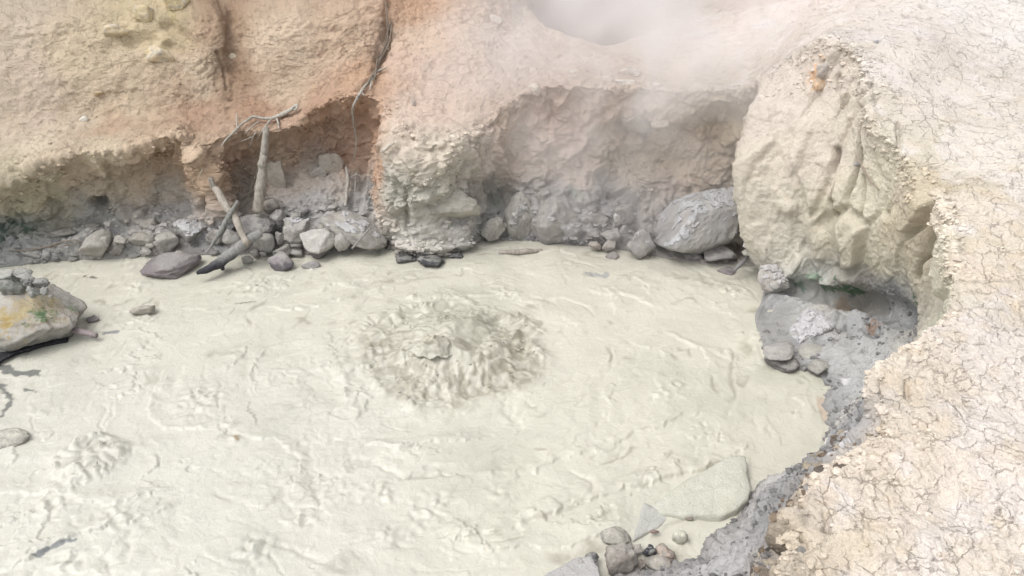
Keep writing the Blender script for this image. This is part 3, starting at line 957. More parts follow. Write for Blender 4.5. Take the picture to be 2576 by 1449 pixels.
# horizontal drag so fold crests lean
MP2[:, 0] += 0.02 * perlin(MP, 0.12, 490)
base = alb((231, 227, 206)).astype(np.float32)
dark = alb((156, 144, 114)).astype(np.float32)
olive = alb((206, 206, 184)).astype(np.float32)
mc = base * (1 - cc[:, None]) + dark * cc[:, None]
ol = 0.5 * sstep(0.0, 0.6, fbm(MP, 1.4, 3, 495))[:, None]
mc = mc * (1 - ol) + (olive * 1.06) * ol
# cooler whitish film towards the lower left
lf = (sstep(0.5, -2.5, MP[:, 0]) * sstep(8.0, 5.0, MP[:, 1]) * 0.6)[:, None]
mc = mc * (1 - lf) + lf * alb((229, 228, 214)).astype(np.float32)


def mud_daub(pts, rad, c, k=0.85):
    W = np.array([at_z(u, v)[:2] for u, v in pts])
    d = np.full(len(MP), 9.0)
    for A0, B0 in zip(W[:-1], W[1:]):
        ab = B0 - A0
        t = np.clip(((MP[:, :2] - A0) @ ab) / (ab @ ab), 0, 1)
        d = np.minimum(d, np.linalg.norm(MP[:, :2] - A0 - t[:, None] * ab, axis=1))
    d = d + rad * 1.3 * fbm(MP, rad * 2 + .03, 3, 500)
    s = (k * sstep(rad, rad * 0.5, d))[:, None]
    mc[:] = mc * (1 - s) + s * alb(c)


mud_daub([(0, 915), (40, 935), (95, 940)], .05, (110, 115, 112))
mud_daub([(0, 965), (30, 1000), (5, 1045)], .03, (120, 122, 118))
mud_daub([(60, 975), (90, 985)], .02, (120, 122, 118))
mud_daub([(250, 832), (290, 835)], .03, (150, 152, 158))
mud_daub([(90, 1400), (140, 1370), (185, 1358)], .02, (140, 145, 150))
mud_daub([(210, 692), (240, 695)], .025, (120, 112, 100))
mud_daub([(210, 800), (240, 800)], .05, (165, 165, 160), .6)
mud_daub([(590, 762), (640, 757)], .015, (150, 145, 130))
mud_daub([(590, 1100), (600, 1105)], .03, (190, 160, 110))
mud_daub([(1700, 700), (1760, 702), (1850, 735)], .03, (175, 172, 150), .6)
mud_daub([(1490, 685), (1520, 695)], .06, (170, 172, 178), .7)
mud_daub([(2075, 1010), (2085, 1060)], .06, (215, 180, 150), .6)
mud_daub([(1640, 345), (1660, 360)], .02, (200, 190, 160))
mesh = mesh_obj("mud_pool", MP2, grid_faces(NY, NX), M_MUD, mc)
tag(mesh, kind='structure')


def mud_z(xq, yq):
    i = np.clip(np.searchsorted(yy, yq), 0, NY - 1)
    j = np.argmin(np.abs(MX[i] - xq))
    return MP2[i * NX + j, 2]


# coarse mud beyond the frame, butted a few mm under the fine sheet
ox = np.linspace(-16, 4.5, 60); oy = np.linspace(-1.5, 10.2, 40)
OX, OY = np.meshgrid(ox, oy)
OP = np.stack([OX.ravel(), OY.ravel(), np.full(OX.size, -0.05)], -1)
OP[:, 2] += 0.02 * fbm(OP, 0.9, 2, 3)
o = mesh_obj("deep_mud", OP, grid_faces(40, 60), M_MUD, np.repeat(base[None], len(OP), 0))
tag(o, kind='structure')

# ------------------------------------------------------------------ stones
_ico = {}


def ico(sub):
    if sub not in _ico:
        import bmesh
        bm = bmesh.new()
        bmesh.ops.create_icosphere(bm, subdivisions=sub, radius=1.0)
        V = np.array([v.co[:] for v in bm.verts])
        F = np.array([[v.index for v in f.verts] for f in bm.faces])
        bm.free()
        _ico[sub] = (V, F)
    return _ico[sub]


def rotm(rx, ry, rz):
    cx, sx, cy, sy, cz, sz = math.cos(rx), math.sin(rx), math.cos(ry), math.sin(ry), math.cos(rz), math.sin(rz)
    return np.array([[cz, -sz, 0], [sz, cz, 0], [0, 0, 1]]) @ np.array([[cy, 0, sy], [0, 1, 0], [-sy, 0, cy]]) @ np.array([[1, 0, 0], [0, cx, -sx], [0, sx, cx]])


def rock_shape(seed, sub=4, facets=14, sharp=0.75, bump=0.05, round_=0.0):
    V, F = ico(sub)
    r = np.random.default_rng(seed)
    n = r.normal(size=(facets, 3)); n /= np.linalg.norm(n, axis=1)[:, None]
    dd = r.uniform(0.62, 1.0, facets)
    dots = V @ n.T
    rad = np.where(dots > 0.05, dd / np.maximum(dots, 0.05), 9)
    k = 22.0
    m = -np.log(np.exp(-k * np.minimum(rad, 3)).sum(1)) / k
    m = np.minimum(m, 1.35)
    rad = sharp * m + (1 - sharp) * 0.9
    W = V * rad[:, None]
    off = r.uniform(0, 50, 3)
    rad2 = 1 + bump * (fbm(W + off, 0.8, 5, seed % 97, 0.6)) + bump * 0.8 * (0.5 - np.abs(perlin(W + off, 0.35, seed % 89))) + 0.022 * (0.5 - np.abs(perlin(W + off, 0.16, seed % 83)))
    W = W * rad2[:, None]
    W -= (W.max(0) + W.min(0)) / 2
    W /= (W.max(0) - W.min(0)) / 2
    return W, F


def rock_color(W, Nn, Z, base, crust=None, crust_amt=0.0, wetline=None, wetc=(105, 100, 105), seed=0, top=None, low=None):
    """W normalised points, Nn normals, Z world height."""
    c = np.repeat(alb(base)[None], len(W), 0)
    v = 1.20 + 0.22 * fbm(W, 0.5, 4, seed, 0.65)
    c = c * v[:, None] * np.array([1.03, 1.0, 0.96])
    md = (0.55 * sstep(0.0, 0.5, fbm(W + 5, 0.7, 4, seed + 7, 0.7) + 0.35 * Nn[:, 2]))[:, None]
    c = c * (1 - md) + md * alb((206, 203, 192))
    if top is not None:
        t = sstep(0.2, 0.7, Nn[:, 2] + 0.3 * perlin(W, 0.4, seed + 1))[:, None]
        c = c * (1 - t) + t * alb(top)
    if low is not None:
        t = sstep(0.1, -0.5, W[:, 2] + 0.3 * perlin(W, 0.5, seed + 4))[:, None]
        c = c * (1 - t) + t * alb(low)
    if crust is not None:
        t = sstep(0.50 - crust_amt * 0.6, 0.75 - crust_amt * 0.6, 0.6 * Nn[:, 2] + 0.5 * fbm(W, 0.45, 4, seed + 2) - 0.1)
        t = 0.45 * t[:, None]
        c = c * (1 - t) + t * alb(crust)
    if wetline is None:
        t = (0.35 * sstep(0.09, 0.02, Z + 0.03 * perlin(W, 0.3, seed + 3)))[:, None]
        c = c * (1 - t) + t * alb((110, 106, 108))
    if wetline is not None:
        t = sstep(wetline + 0.03, wetline - 0.01, Z + 0.02 * perlin(W, 0.3, seed + 3))[:, None] * 0.85
        c = c * (1 - t) + t * alb(wetc)
    return np.clip(c, 0.01, 0.9)


def vnormals(V, F):
    n = np.zeros_like(V)
    fn = np.cross(V[F[:, 1]] - V[F[:, 0]], V[F[:, 2]] - V[F[:, 0]])
    for k in range(3):
        np.add.at(n, F[:, k], fn)
    return n / (np.linalg.norm(n, axis=1)[:, None] + 1e-12)


def rock(bb, label, base=(168, 166, 163), z0=None, dist=None, sink=0.15, dep=0.8, seed=1, sub=4, tilt=0.0, yaw=None,
         name="rock", cat="rock", group=None, facets=12, sharp=0.9, bump=0.10, parent=None, mat=None, lift=0.0, emb=0.35, elong=1.0, **ck):
    """bb = picture box (u0,v0,u1,v1) in the 2576 frame. z0: rests at that height; dist: at that distance; neither: lies on the terrain."""
    u0, v0, u1, v1 = bb
    uc, vc = (u0 + u1) / 2, (v0 + v1) / 2
    if dist is not None:
        p = at_y(uc, vc, dist)
        extra = 0
    elif z0 is not None:
        q = at_z(uc, v1, z0)
        wpx = (u1 - u0) / FPX * depth(q) / 2
        p = at_y(uc, vc, q[1] + wpx * dep * 0.55)
    else:
        p = hit(uc, vc, BV)
        wpx = (u1 - u0) / FPX * depth(p) / 2
        d = ray(uc, vc); d = d / np.linalg.norm(d)
        p = p - d * wpx * (1 - emb) * dep
    D = depth(p)
    a = (u1 - u0) / FPX * D / 2
    hpx = (v1 - v0) / FPX * D / 2
    W, F = rock_shape(seed, sub, facets, sharp, bump)
    R = rotm(0.0, 0.0, yaw if yaw is not None else (seed * 1.7) % 6.28)
    W = W @ R.T
    W -= (W.max(0) + W.min(0)) / 2
    W /= (W.max(0) - W.min(0)) / 2
    # picture-space tilt round the view axis (a lean of the stone), then real sizes
    b = a * dep
    # silhouette half height on the picture plane = |c*CS'| + |b*SN'| for an ellipsoid seen at angle
    el = math.asin(min(0.99, -(p[2] - CAM[2]) / np.linalg.norm(p - CAM)))
    ct = math.cos(el); st = math.sin(el)
    cc2 = max((hpx ** 2 - (b * st) ** 2), (hpx * 0.45) ** 2)
    c = math.sqrt(cc2) / ct
    S = W * np.array([a, b, c * elong])
    if tilt:
        S = S @ rotm(0, tilt, 0).T
        S[:, 0] *= a / ((S[:, 0].max() - S[:, 0].min()) / 2)
        S[:, 2] *= c / ((S[:, 2].max() - S[:, 2].min()) / 2)
    S[:, 2] += lift
    Vw = S + p
    Nn = vnormals(Vw, F)
    col = rock_color(W, Nn, Vw[:, 2], base, seed=seed, **ck)
    mk = np.zeros((len(W), 3)); mk[:, 1] = sstep(0.1, 0.0, Vw[:, 2]) * 0.5
    loc = p + np.array([0, 0, S[:, 2].min()])
    o = mesh_obj(name, Vw - loc, F, mat or M_ROCK, col, mk)
    o.location = loc
    tag(o, label, cat, group)
    if ck.get("crust") is not None:
        t = 0.6 * Nn[:, 2] + 0.5 * fbm(W, 0.45, 4, seed + 2) - 0.1 - (0.62 - ck["crust_amt"] * 0.6)
        f1_, f2_, rd = worley(Vw, 0.045 + 0.03 * a, seed)
        fm = (t[F].mean(1) > 0) & ((f2_ - f1_)[F].mean(1) > 0.07)
        if fm.sum() > 6:
            Fc = F[fm]
            ids, inv = np.unique(Fc, return_inverse=True)
            Fc = inv.reshape(-1, 3)
            top = (Vw + Nn * (0.006 + 0.014 * rd + 0.004 * perlin(Vw, 0.03, seed))[:, None])[ids]
            bot = (Vw - Nn * 0.006)[ids]
            nn_ = len(ids)
            E = {}
            for tri in Fc:
                for i_, j_ in ((0, 1), (1, 2), (2, 0)):
                    E[(tri[i_], tri[j_])] = True
            side = []
            for (i_, j_) in E:
                if (j_, i_) not in E:
                    side += [[i_, i_ + nn_, j_ + nn_], [i_, j_ + nn_, j_]]
            FF = np.vstack([Fc, Fc[:, ::-1] + nn_] + ([np.array(side)] if side else []))
            VV = np.vstack([top, bot])
            cc_ = np.repeat(alb(ck["crust"])[None], len(VV), 0) * (0.93 + 0.12 * perlin(VV, 0.05, seed))[:, None]
            k_ = mesh_obj("white_crust", VV - loc, FF, M_ROCK, cc_, np.zeros((len(VV), 3)), parent=o, smooth=False)
            tag(k_, "thin cracked white mineral crust", kind="stuff")
    return o


GRK = "stones along the foot of the pit wall"
G1 = (172, 170, 167)
G2c = (158, 156, 155)
WH = (226, 225, 226)
# --- left-centre heap (from the 3840 frame, converted)


def S(x0, y0, x1, y1):
    k = 2576 / 3840
    return (x0 * k, y0 * k, x1 * k, y1 * k)


rock(S(650, 822, 775, 912), "round grey stone capped with white crust, left of the crossed branches", G2c, z0=0.1, seed=11, crust=WH, crust_amt=0.75, group=GRK, dep=0.9)
rock(S(530, 940, 745, 1050), "purplish brown boulder half sunk in the mud below the white-capped stone", (164, 153, 155), z0=-0.08, seed=12, dep=0.8, group=GRK, top=(176, 170, 168), wetline=0.10, wetc=(150, 138, 142), sub=5, sharp=0.5)
rock(S(648, 938, 692, 962), "small pale stone perched on top of the purplish brown boulder", (182, 178, 172), dist=8.62, seed=13, group=GRK)
rock(S(834, 858, 906, 946), "blocky grey stone below the knee of the crooked branch", G2c, z0=0.04, seed=14, group=GRK, facets=9, sharp=0.95)
rock(S(770, 850, 850, 915), "low dark mud-caked stone left of the leaning stick", (150, 147, 144), z0=0.1, seed=15, group=GRK)
rock(S(893, 800, 1036, 892), "wide flat slab of dark grey rock behind the charred log", (146, 144, 146), z0=0.2, seed=16, group=GRK, facets=8, sharp=0.95, dep=0.9, sub=5)
rock(S(1010, 788, 1075, 850), "angular grey stone just right of the upright post's foot", (160, 158, 160), z0=0.3, seed=17, group=GRK, facets=9, sharp=0.95)
rock(S(1058, 818, 1162, 906), "round grey stone with a small white scab above the pale wedge stone", G1, z0=0.18, seed=18, group=GRK, crust=WH, crust_amt=0.30, sub=5)
rock(S(949, 863, 1030, 949), "pear-shaped pale grey stone at the upper end of the charred log", (178, 176, 174), z0=0.05, seed=19, group=GRK, sharp=0.85)
rock(S(1129, 856, 1270, 985), "large pale wedge-shaped stone at the mud's edge, dark wet foot", (196, 194, 191), z0=-0.03, seed=23, group=GRK, facets=9, sharp=0.95, sub=5, wetline=0.10, wetc=(126, 118, 124), dep=0.75)
rock(S(1250, 866, 1316, 946), "smooth grey stone wedged behind the large pale wedge stone", (178, 176, 172), z0=0.08, seed=24, group=GRK, sharp=0.5)
rock(S(1216, 780, 1452, 932), "long sloping mud-coated boulder with a white scab on its upper end", (168, 165, 161), z0=0.06, seed=25, group=GRK, tilt=0.42, elong=0.55, sub=5, crust=WH, crust_amt=0.14, dep=0.75, sharp=0.6)
rock(S(1008, 950, 1104, 1020), "speckled purple-grey stone sinking in the mud near the pale wedge stone", (158, 152, 158), z0=-0.05, seed=26, group=GRK, wetline=0.06, facets=10, sharp=0.9)
rock(S(1128, 976, 1204, 1010), "flat speckled stone barely clear of the mud below the pale wedge stone", (172, 172, 176), z0=-0.03, seed=27, group=GRK, dep=0.7)
rock(S(1088, 905, 1133, 934), "upper one of two small stones left of the pale wedge stone", G1, z0=0.09, seed=28, group=GRK)
rock(S(1088, 930, 1136, 962), "lower one of two small stones left of the pale wedge stone", (182, 179, 176), z0=0.0, seed=29, group=GRK)
rock(S(590, 872, 680, 952), "lumpy mud-caked boulder under the white-capped stone's left side", (174, 171, 165), z0=0.02, seed=30, group=GRK, bump=0.12)
rock(S(678, 905, 722, 934), "small flat stone at the foot of the white-capped stone", G1, z0=0.03, seed=31, group=GRK)
rock(S(1084, 794, 1130, 826), "small round stone above the stone with the white scab", G1, z0=0.34, seed=32, group=GRK, sharp=0.4)
rock(S(1126, 775, 1158, 808), "little dark grey stone at the foot of the clay wall above the heap", (150, 149, 152), dist=9.15, seed=33, group=GRK, sharp=0.5)
rock(S(980, 745, 1050, 806), "rounded brown-grey stone directly behind the upright post", (165, 158, 150), dist=9.2, seed=34, group=GRK, sharp=0.6)
rock(S(1419, 822, 1452, 866), "small egg-shaped stone tucked against the buttress", (156, 154, 156), dist=8.98, seed=35, group=GRK, sharp=0.4)
rock(S(1020, 915, 1092, 962), "knobbly mud lump between the pear stone and the wedge stone", (170, 167, 162), z0=0.03, seed=36, group=GRK, bump=0.25)
rock(S(1030, 870, 1070, 925), "dark crumbly stone above the knobbly mud lump", (150, 147, 146), z0=0.1, seed=37, group=GRK, bump=0.2)
small = [
 (940, 935, 975, 962, "thumb-sized stone beneath the pear-shaped stone, left side"),
 (975, 942, 1000, 968, "tiny grey stone beneath the pear-shaped stone, right side"),
 (905, 955, 950, 985, "brownish mud clot just below the charred log's middle"),
 (738, 905, 768, 930, "small stone near the mud to the left of the leaning stick"),
 (1180, 838, 1226, 872, "mud-caked nub between the scabbed stone and the sloping boulder"),
]
for i, (a, b, c, d, l) in enumerate(small):
    rock(S(a, b, c, d), l, (166, 162, 158), z0=0.02 if b > 880 else 0.25, seed=50 + i, group=GRK, sub=3)
# left bank
GL = "mud-caked stones on the left bank"
lb = [
 (300, 868, 420, 965, "largest angular mud-caked block on the left bank, dark underside", (176, 173, 167)),
 (395, 900, 470, 955, "second block of the left bank, just right of the largest", (170, 167, 162)),
 (372, 885, 410, 925, "squarish small stone perched on the left bank's largest block", (180, 177, 170)),
 (420, 880, 480, 915, "flat cake of mud on top of the left bank's second block", (178, 175, 168)),
 (480, 860, 590, 935, "broad smooth mud mound left of the lumpy boulder", (178, 175, 167)),
 (195, 900, 280, 955, "grey ledge stone at the left bank between two thin roots", (158, 156, 154)),
 (90, 915, 190, 965, "long low dark stone at the far left of the bank", (146, 146, 146)),
 (520, 820, 590, 868, "pale chunk of clay fallen at the wall foot, left bank", (172, 168, 160)),
 (320, 830, 380, 866, "cracked grey clod above the left bank's largest block", (160, 157, 150)),
 (200, 850, 290, 890, "dull grey clod low on the wall above the ledge stone", (150, 149, 144)),
 (405, 930, 445, 958, "dark-edged chip in front of the second block", (150, 147, 144)),
 (530, 930, 570, 955, "small stone at the mud's edge below the smooth mound", (168, 165, 160)),
]
for i, (a, b, c, d, l, cc_) in enumerate(lb):
    rock(S(a, b, c, d), l, cc_, dist=None, z0=0.04 if d > 930 else 0.2, seed=70 + i, group=GL, bump=0.13, facets=10, sharp=0.9, sub=4)
# left foreground boulder and rubble on it
rock(S(-160, 1062, 290, 1320), "big flat-topped boulder at the left edge with ochre and green stains", (176, 172, 165), z0=-0.05, seed=91, sub=6, facets=9, sharp=0.9, dep=0.7, group=None, low=(170, 168, 158), name="stained_boulder", cat="boulder")
GB = "lava-like rubble on the stained boulder"
rb = [
 (0, 1025, 100, 1115, "largest dark porous lump on the stained boulder at the left edge", (140, 146, 142)),
 (85, 1035, 140, 1080, "blackish lump leaning on the largest porous lump", (112, 116, 116)),
 (128, 1040, 190, 1085, "grey cube-like lump at the right end of the rubble", (134, 138, 138)),
 (100, 1072, 150, 1115, "lower middle lump of the rubble heap", (146, 150, 148)),
 (148, 1075, 182, 1110, "small round lump in front of the cube-like lump", (150, 152, 152)),
 (178, 1103, 200, 1118, "tiny chip lying alone on the boulder's right shoulder", (170, 168, 164)),
 (50, 1005, 120, 1045, "pale topmost lump of the rubble heap", (165, 168, 164)),
 (-30, 1010, 60, 1050, "pale upper lump cut by the left edge", (160, 165, 160)),
]
for i, (a, b, c, d, l, cc_) in enumerate(rb):
    rock(S(a, b, c, d), l, cc_, dist=7.12 - (b - 1040) * 0.003, seed=110 + i, group=GB, bump=0.22, sub=4)
rock(S(489, 1141, 580, 1190), "low mud-glazed stone surfacing alone in the pool's left part", (190, 184, 170), z0=-0.04, seed=120, name="rock", dep=0.6)
rock(S(328, 1181, 376, 1212), "small purplish stone in the mud right of the stained boulder", (158, 152, 155), z0=-0.03, seed=121)
rock(S(-40, 1604, 112, 1676), "smooth mud-skinned slab surfacing at the left edge, lower pool", (214, 214, 200), z0=-0.03, seed=122, dep=0.7, sub=5, sharp=0.6)
# buttress foot
rock(S(1560, 950, 1668, 1008), "wet black stone in the mud at the foot of the buttress", (66, 72, 80), z0=-0.05, seed=130, facets=10, sharp=0.9)
rock(S(1685, 943, 1738, 970), "thin dark chip right of the wet black stone", (84, 90, 98), z0=-0.02, seed=131, facets=7, sharp=1.0)
rock(S(1478, 950, 1560, 985), "dark crust block left of the wet black stone", (86, 88, 92), z0=-0.02, seed=132, bump=0.15)
rock(S(1640, 915, 1735, 955), "blackened mud ledge under the buttress's right corner", (92, 88, 88), z0=0.02, seed=133, bump=0.2)
# back and right heap
GC = "stones below the back wall"
rock(S(2455, 720, 2790, 972), "huge rounded grey boulder leaning against the right bastion", (172, 172, 174), z0=0.02, seed=140, sub=6, tilt=-0.62, elong=0.66, facets=13, sharp=0.8, dep=0.75, crust=(214, 214, 218), crust_amt=0.45, name="boulder", cat="boulder", bump=0.04)
cs = [
 (2349, 843, 2459, 962, "egg-shaped grey stone with pale cap left of the huge boulder", (166, 165, 166), .02),
 (2421, 840, 2457, 890, "small grey stone between the egg-shaped stone and the huge boulder", (170, 168, 170), .2),
 (2205, 904, 2262, 940, "flattish pinkish stone at the mud's edge under the back wall", (182, 172, 166), .02),
 (2258, 896, 2311, 944, "lumpy stone right of the flattish pinkish stone", (176, 170, 166), .02),
 (2249, 856, 2328, 906, "wide grey stone above the lumpy stone by the back wall", (160, 157, 158), .12),
 (2300, 799, 2330, 832, "highest little pale pebble below the back wall", (195, 193, 196), .45),
 (2322, 840, 2356, 876, "grey nub touching the egg-shaped stone's left side", (160, 158, 160), .22),
 (2634, 912, 2762, 992, "shaded round stone under the huge boulder's right end", (150, 148, 152), .0),
 (2560, 940, 2640, 985, "dark half-sunk stone beneath the huge boulder", (135, 130, 136), -.03),
 (2270, 944, 2320, 975, "speckled stone sinking in mud below the lumpy stone", (172, 164, 164), -.03),
 (2395, 952, 2440, 972, "small orange-brown stone at the egg-shaped stone's foot", (196, 165, 145), -.02),
 (2690, 1000, 2760, 1030, "purplish stone half hidden in mud by the right bastion", (140, 132, 138), -.03),
 (2200, 860, 2250, 895, "grey clod at the wall foot left of the wide grey stone", (156, 153, 154), .12),
]
for i, (a, b, c, d, l, cc_, zz) in enumerate(cs):
    kw = dict(crust=(215, 214, 216), crust_amt=0.4) if i == 0 else {}
    rock(S(a, b, c, d), l, cc_, z0=zz, seed=150 + i, group=GC, **kw)
GW = "mud-coated blocks merging with the wall foot"
for i, (a, b, c, d, l, dd, cc_) in enumerate([
        (1268, 486, 1352, 610, "tall smooth grey slab leaning at the wall foot right of the buttress", 9.2, (170, 168, 164)),
        (1322, 496, 1470, 614, "broad rough grey slab sloping down beside the tall smooth one", 9.15, (164, 162, 162)),
        (1210, 545, 1272, 604, "small grey block tucked between buttress and tall smooth slab", 9.1, (166, 164, 158)),
        (1456, 530, 1532, 590, "low grey block under the dark hollow in the back wall", 9.2, (158, 156, 157)),
        (1030, 452, 1212, 560, "wide jutting block on the lower face of the buttress", 8.95, (182, 179, 168)),
        (1540, 515, 1600, 575, "dark grey clod left of the egg-shaped stone's pebbles", 9.15, (152, 150, 152))]):
    rock((a, b, c, d), l, cc_, dist=dd, seed=520 + i, group=GW, facets=9, sharp=0.92, bump=0.12, dep=0.5, sub=5)
# right corner heap
GR = "stones in the right-hand corner of the pool"
rock(S(2950, 1168, 3122, 1306), "rock topped with cracked bright white crust in the right corner", (170, 170, 172), dist=7.0, seed=183, group=GR, sub=5, facets=9, sharp=0.9, crust=(228, 225, 230), crust_amt=0.8, dep=0.85, low=(160, 160, 160))
rock(S(2862, 1282, 2980, 1346), "thin flat slab lying on the dark block in the right corner", (176, 174, 176), dist=6.55, seed=171, group=GR, facets=7, sharp=1.0, dep=0.9)
rock(S(2870, 1328, 2995, 1398), "dark layered block at the mud's edge in the right corner", (132, 130, 134), z0=-0.02, seed=172, group=GR, facets=8, sharp=1.0)
rock(S(2992, 1290, 3116, 1354), "smooth mud-covered hump in front of the white-crusted rock", (182, 183, 178), dist=6.6, seed=173, group=GR, sharp=0.3)
rock(S(3025, 1345, 3122, 1410), "dark-bottomed stone at the end of the crooked root", (160, 159, 156), z0=0.0, seed=174, group=GR, sharp=0.8, low=(110, 106, 106))
rock(S(3134, 1254, 3180, 1278), "small pale pebble right of the white-crusted rock", (205, 200, 192), dist=6.8, seed=175, group=GR)
rock(S(2838, 998, 2946, 1104), "knobbly white-crusted lump hanging at the bastion's undercut edge", (190, 186, 184), dist=7.75, seed=176, group=GR, bump=0.22, crust=(225, 222, 222), crust_amt=0.6)
rock(S(2880, 1040, 2960, 1100), "grey knob tucked beneath the bastion beside the knobbly lump", (160, 160, 160), dist=7.7, seed=177, group=GR, bump=0.15)
rock(S(3030, 1708, 3095, 1752), "upper of two grey stones lodged at the clay rim, lower right", (166, 164, 168), dist=4.35, seed=178, group=GR, sharp=0.9)
rock(S(3035, 1745, 3075, 1795), "lower of two grey stones lodged at the clay rim, lower right", (180, 177, 180), dist=4.15, seed=179, group=GR, sharp=0.9)
# lower right of the pool
GQ = "stones in the lower right of the pool"


def slab_poly(pts, z_top, label, colr, thick=0.12, tiltv=(0, 0), name="mud_covered_slab", cat="slab", seed=0, group=None):
    """a flat stone whose top outline is given by picture points on the height z_top."""
    W = np.array([at_z(u, v, z_top) for u, v in pts])
    c = W.mean(0)
    n = 72
    # resample outline
    seg = np.linalg.norm(np.roll(W, -1, 0) - W, axis=1)
    cum = np.concatenate([[0], np.cumsum(seg)])
    W2 = np.vstack([W, W[:1]])
    tq = np.linspace(0, cum[-1], n, endpoint=False)
    O = np.stack([np.interp(tq, cum, W2[:, k]) for k in range(3)], -1)
    O[:, :2] += 0.012 * np.stack([fbm(O, 0.15, 3, seed + 1), fbm(O, 0.15, 3, seed + 2)], -1)
    rings = []
    for s, dz in [(0.0, .0), (.2, .0), (.4, .0), (.6, .0), (.8, .0), (.92, -.003), (.98, -.012), (1.0, -.03), (1.01, -thick * .6), (1.0, -thick)]:
        R = c + (O - c) * s
        R[:, 2] = z_top + dz
        R[:, 2] += (R[:, 0] - c[0]) * tiltv[0] + (R[:, 1] - c[1]) * tiltv[1]
        R[:, 2] += 0.010 * fbm(R, 0.2, 3, seed) * (s < 1)
        R[:, :2] += (0.01 * fbm(R, 0.08, 2, seed + 5) * (s >= .98))[:, None]
        rings.append(R)
    V = np.array(rings)
    V = np.concatenate([V, V[:, :1]], 1)
    F = grid_faces(V.shape[0], V.shape[1])[:, ::-1]
    Vf = V.reshape(-1, 3)
    col = np.repeat(alb(colr)[None], len(Vf), 0) * (1 + 0.05 * fbm(Vf, 0.1, 3, seed))[:, None]
    o = mesh_obj(name, Vf - c, F, M_ROCK, col, np.zeros((len(Vf), 3)))
    o.location = c
    tag(o, label, cat, group)
    return o


slab_poly([(1640, 1255), (1700, 1215), (1770, 1180), (1833, 1150), (1876, 1154), (1879, 1193), (1888, 1228), (1882, 1256), (1856, 1279), (1821, 1294), (1740, 1290), (1665, 1280)],
          0.07, "large mud-coated slab lying tilted in the pool near the right bank", (226, 226, 206), tiltv=(0.10, 0.02), thick=0.2, seed=601)
slab_poly([(1620, 1264), (1652, 1278), (1684, 1302), (1660, 1325), (1618, 1346), (1592, 1360), (1600, 1320)],
          0.006, "blue-grey triangular slab showing through the mud, bottom right", (214, 214, 205), tiltv=(-0.06, 0.05), thick=0.1, seed=602, name="grey_slab")
slab_poly([(1363, 1449), (1400, 1425), (1450, 1400), (1490, 1398), (1505, 1425), (1512, 1455), (1500, 1500), (1400, 1500)],
          0.09, "smooth grey slab cut by the bottom edge of the picture", (206, 204, 202), tiltv=(0.05, 0.03), thick=0.2, seed=603, name="grey_slab")
lr = [
 (2252, 1974, 2366, 2038, "shield-shaped stone speckled dark underneath, left of the triangular slab", (205, 202, 190), -.02, dict(low=(160, 150, 140))),
 (2268, 2044, 2390, 2156, "jagged dark-grey broken stone near the bottom edge", (158, 152, 146), -.02, dict(facets=8, sharp=1.0, bump=0.16)),
 (2350, 2042, 2410, 2076, "pale crumb of rock above the jagged stone", (214, 204, 196), .0, dict(bump=0.2)),
 (2406, 2046, 2460, 2094, "black charred-looking chunk between two pale ones", (70, 74, 84), .0, dict(bump=0.2)),
 (2449, 2042, 2535, 2098, "crumbly pinkish-brown chunk right of the black chunk", (204, 182, 166), .0, dict(bump=0.22)),
 (2415, 2085, 2518, 2138, "rounded pale bar of stone below the black chunk", (208, 202, 192), -.01, dict(sharp=0.3)),
 (2192, 2072, 2248, 2114, "small dark chip at the corner of the smooth grey slab", (110, 112, 118), .02, dict(facets=7, sharp=1.0)),
 (2155, 2092, 2192, 2116, "dull grey pebble lying on the smooth grey slab", (176, 172, 170), .07, dict()),
 (2434, 1984, 2474, 2002, "thin reddish chip on the edge of the triangular slab", (165, 125, 105), .02, dict(dep=0.5)),
 (2568, 1936, 2600, 1950, "tiny brown chip in the mud below the large slab", (180, 160, 140), .0, dict(dep=0.5)),
 (2520, 1990, 2580, 2040, "rounded mud-skinned cobble right of the triangular slab", (224, 224, 204), -.02, dict(sharp=0.2)),
 (2690, 2020, 2790, 2070, "mud-glazed hump at the foot of the lower right bank", (216, 214, 200), -.02, dict(sharp=0.3)),
 (2380, 2095, 2420, 2150, "brown broken sliver attached to the jagged stone's right", (150, 138, 130), -.01, dict(bump=0.2)),
]
for i, (a, b, c, d, l, cc_, zz, kw) in enumerate(lr):
    rock(S(a, b, c, d), l, cc_, z0=zz, seed=190 + i, group=GQ, **kw)

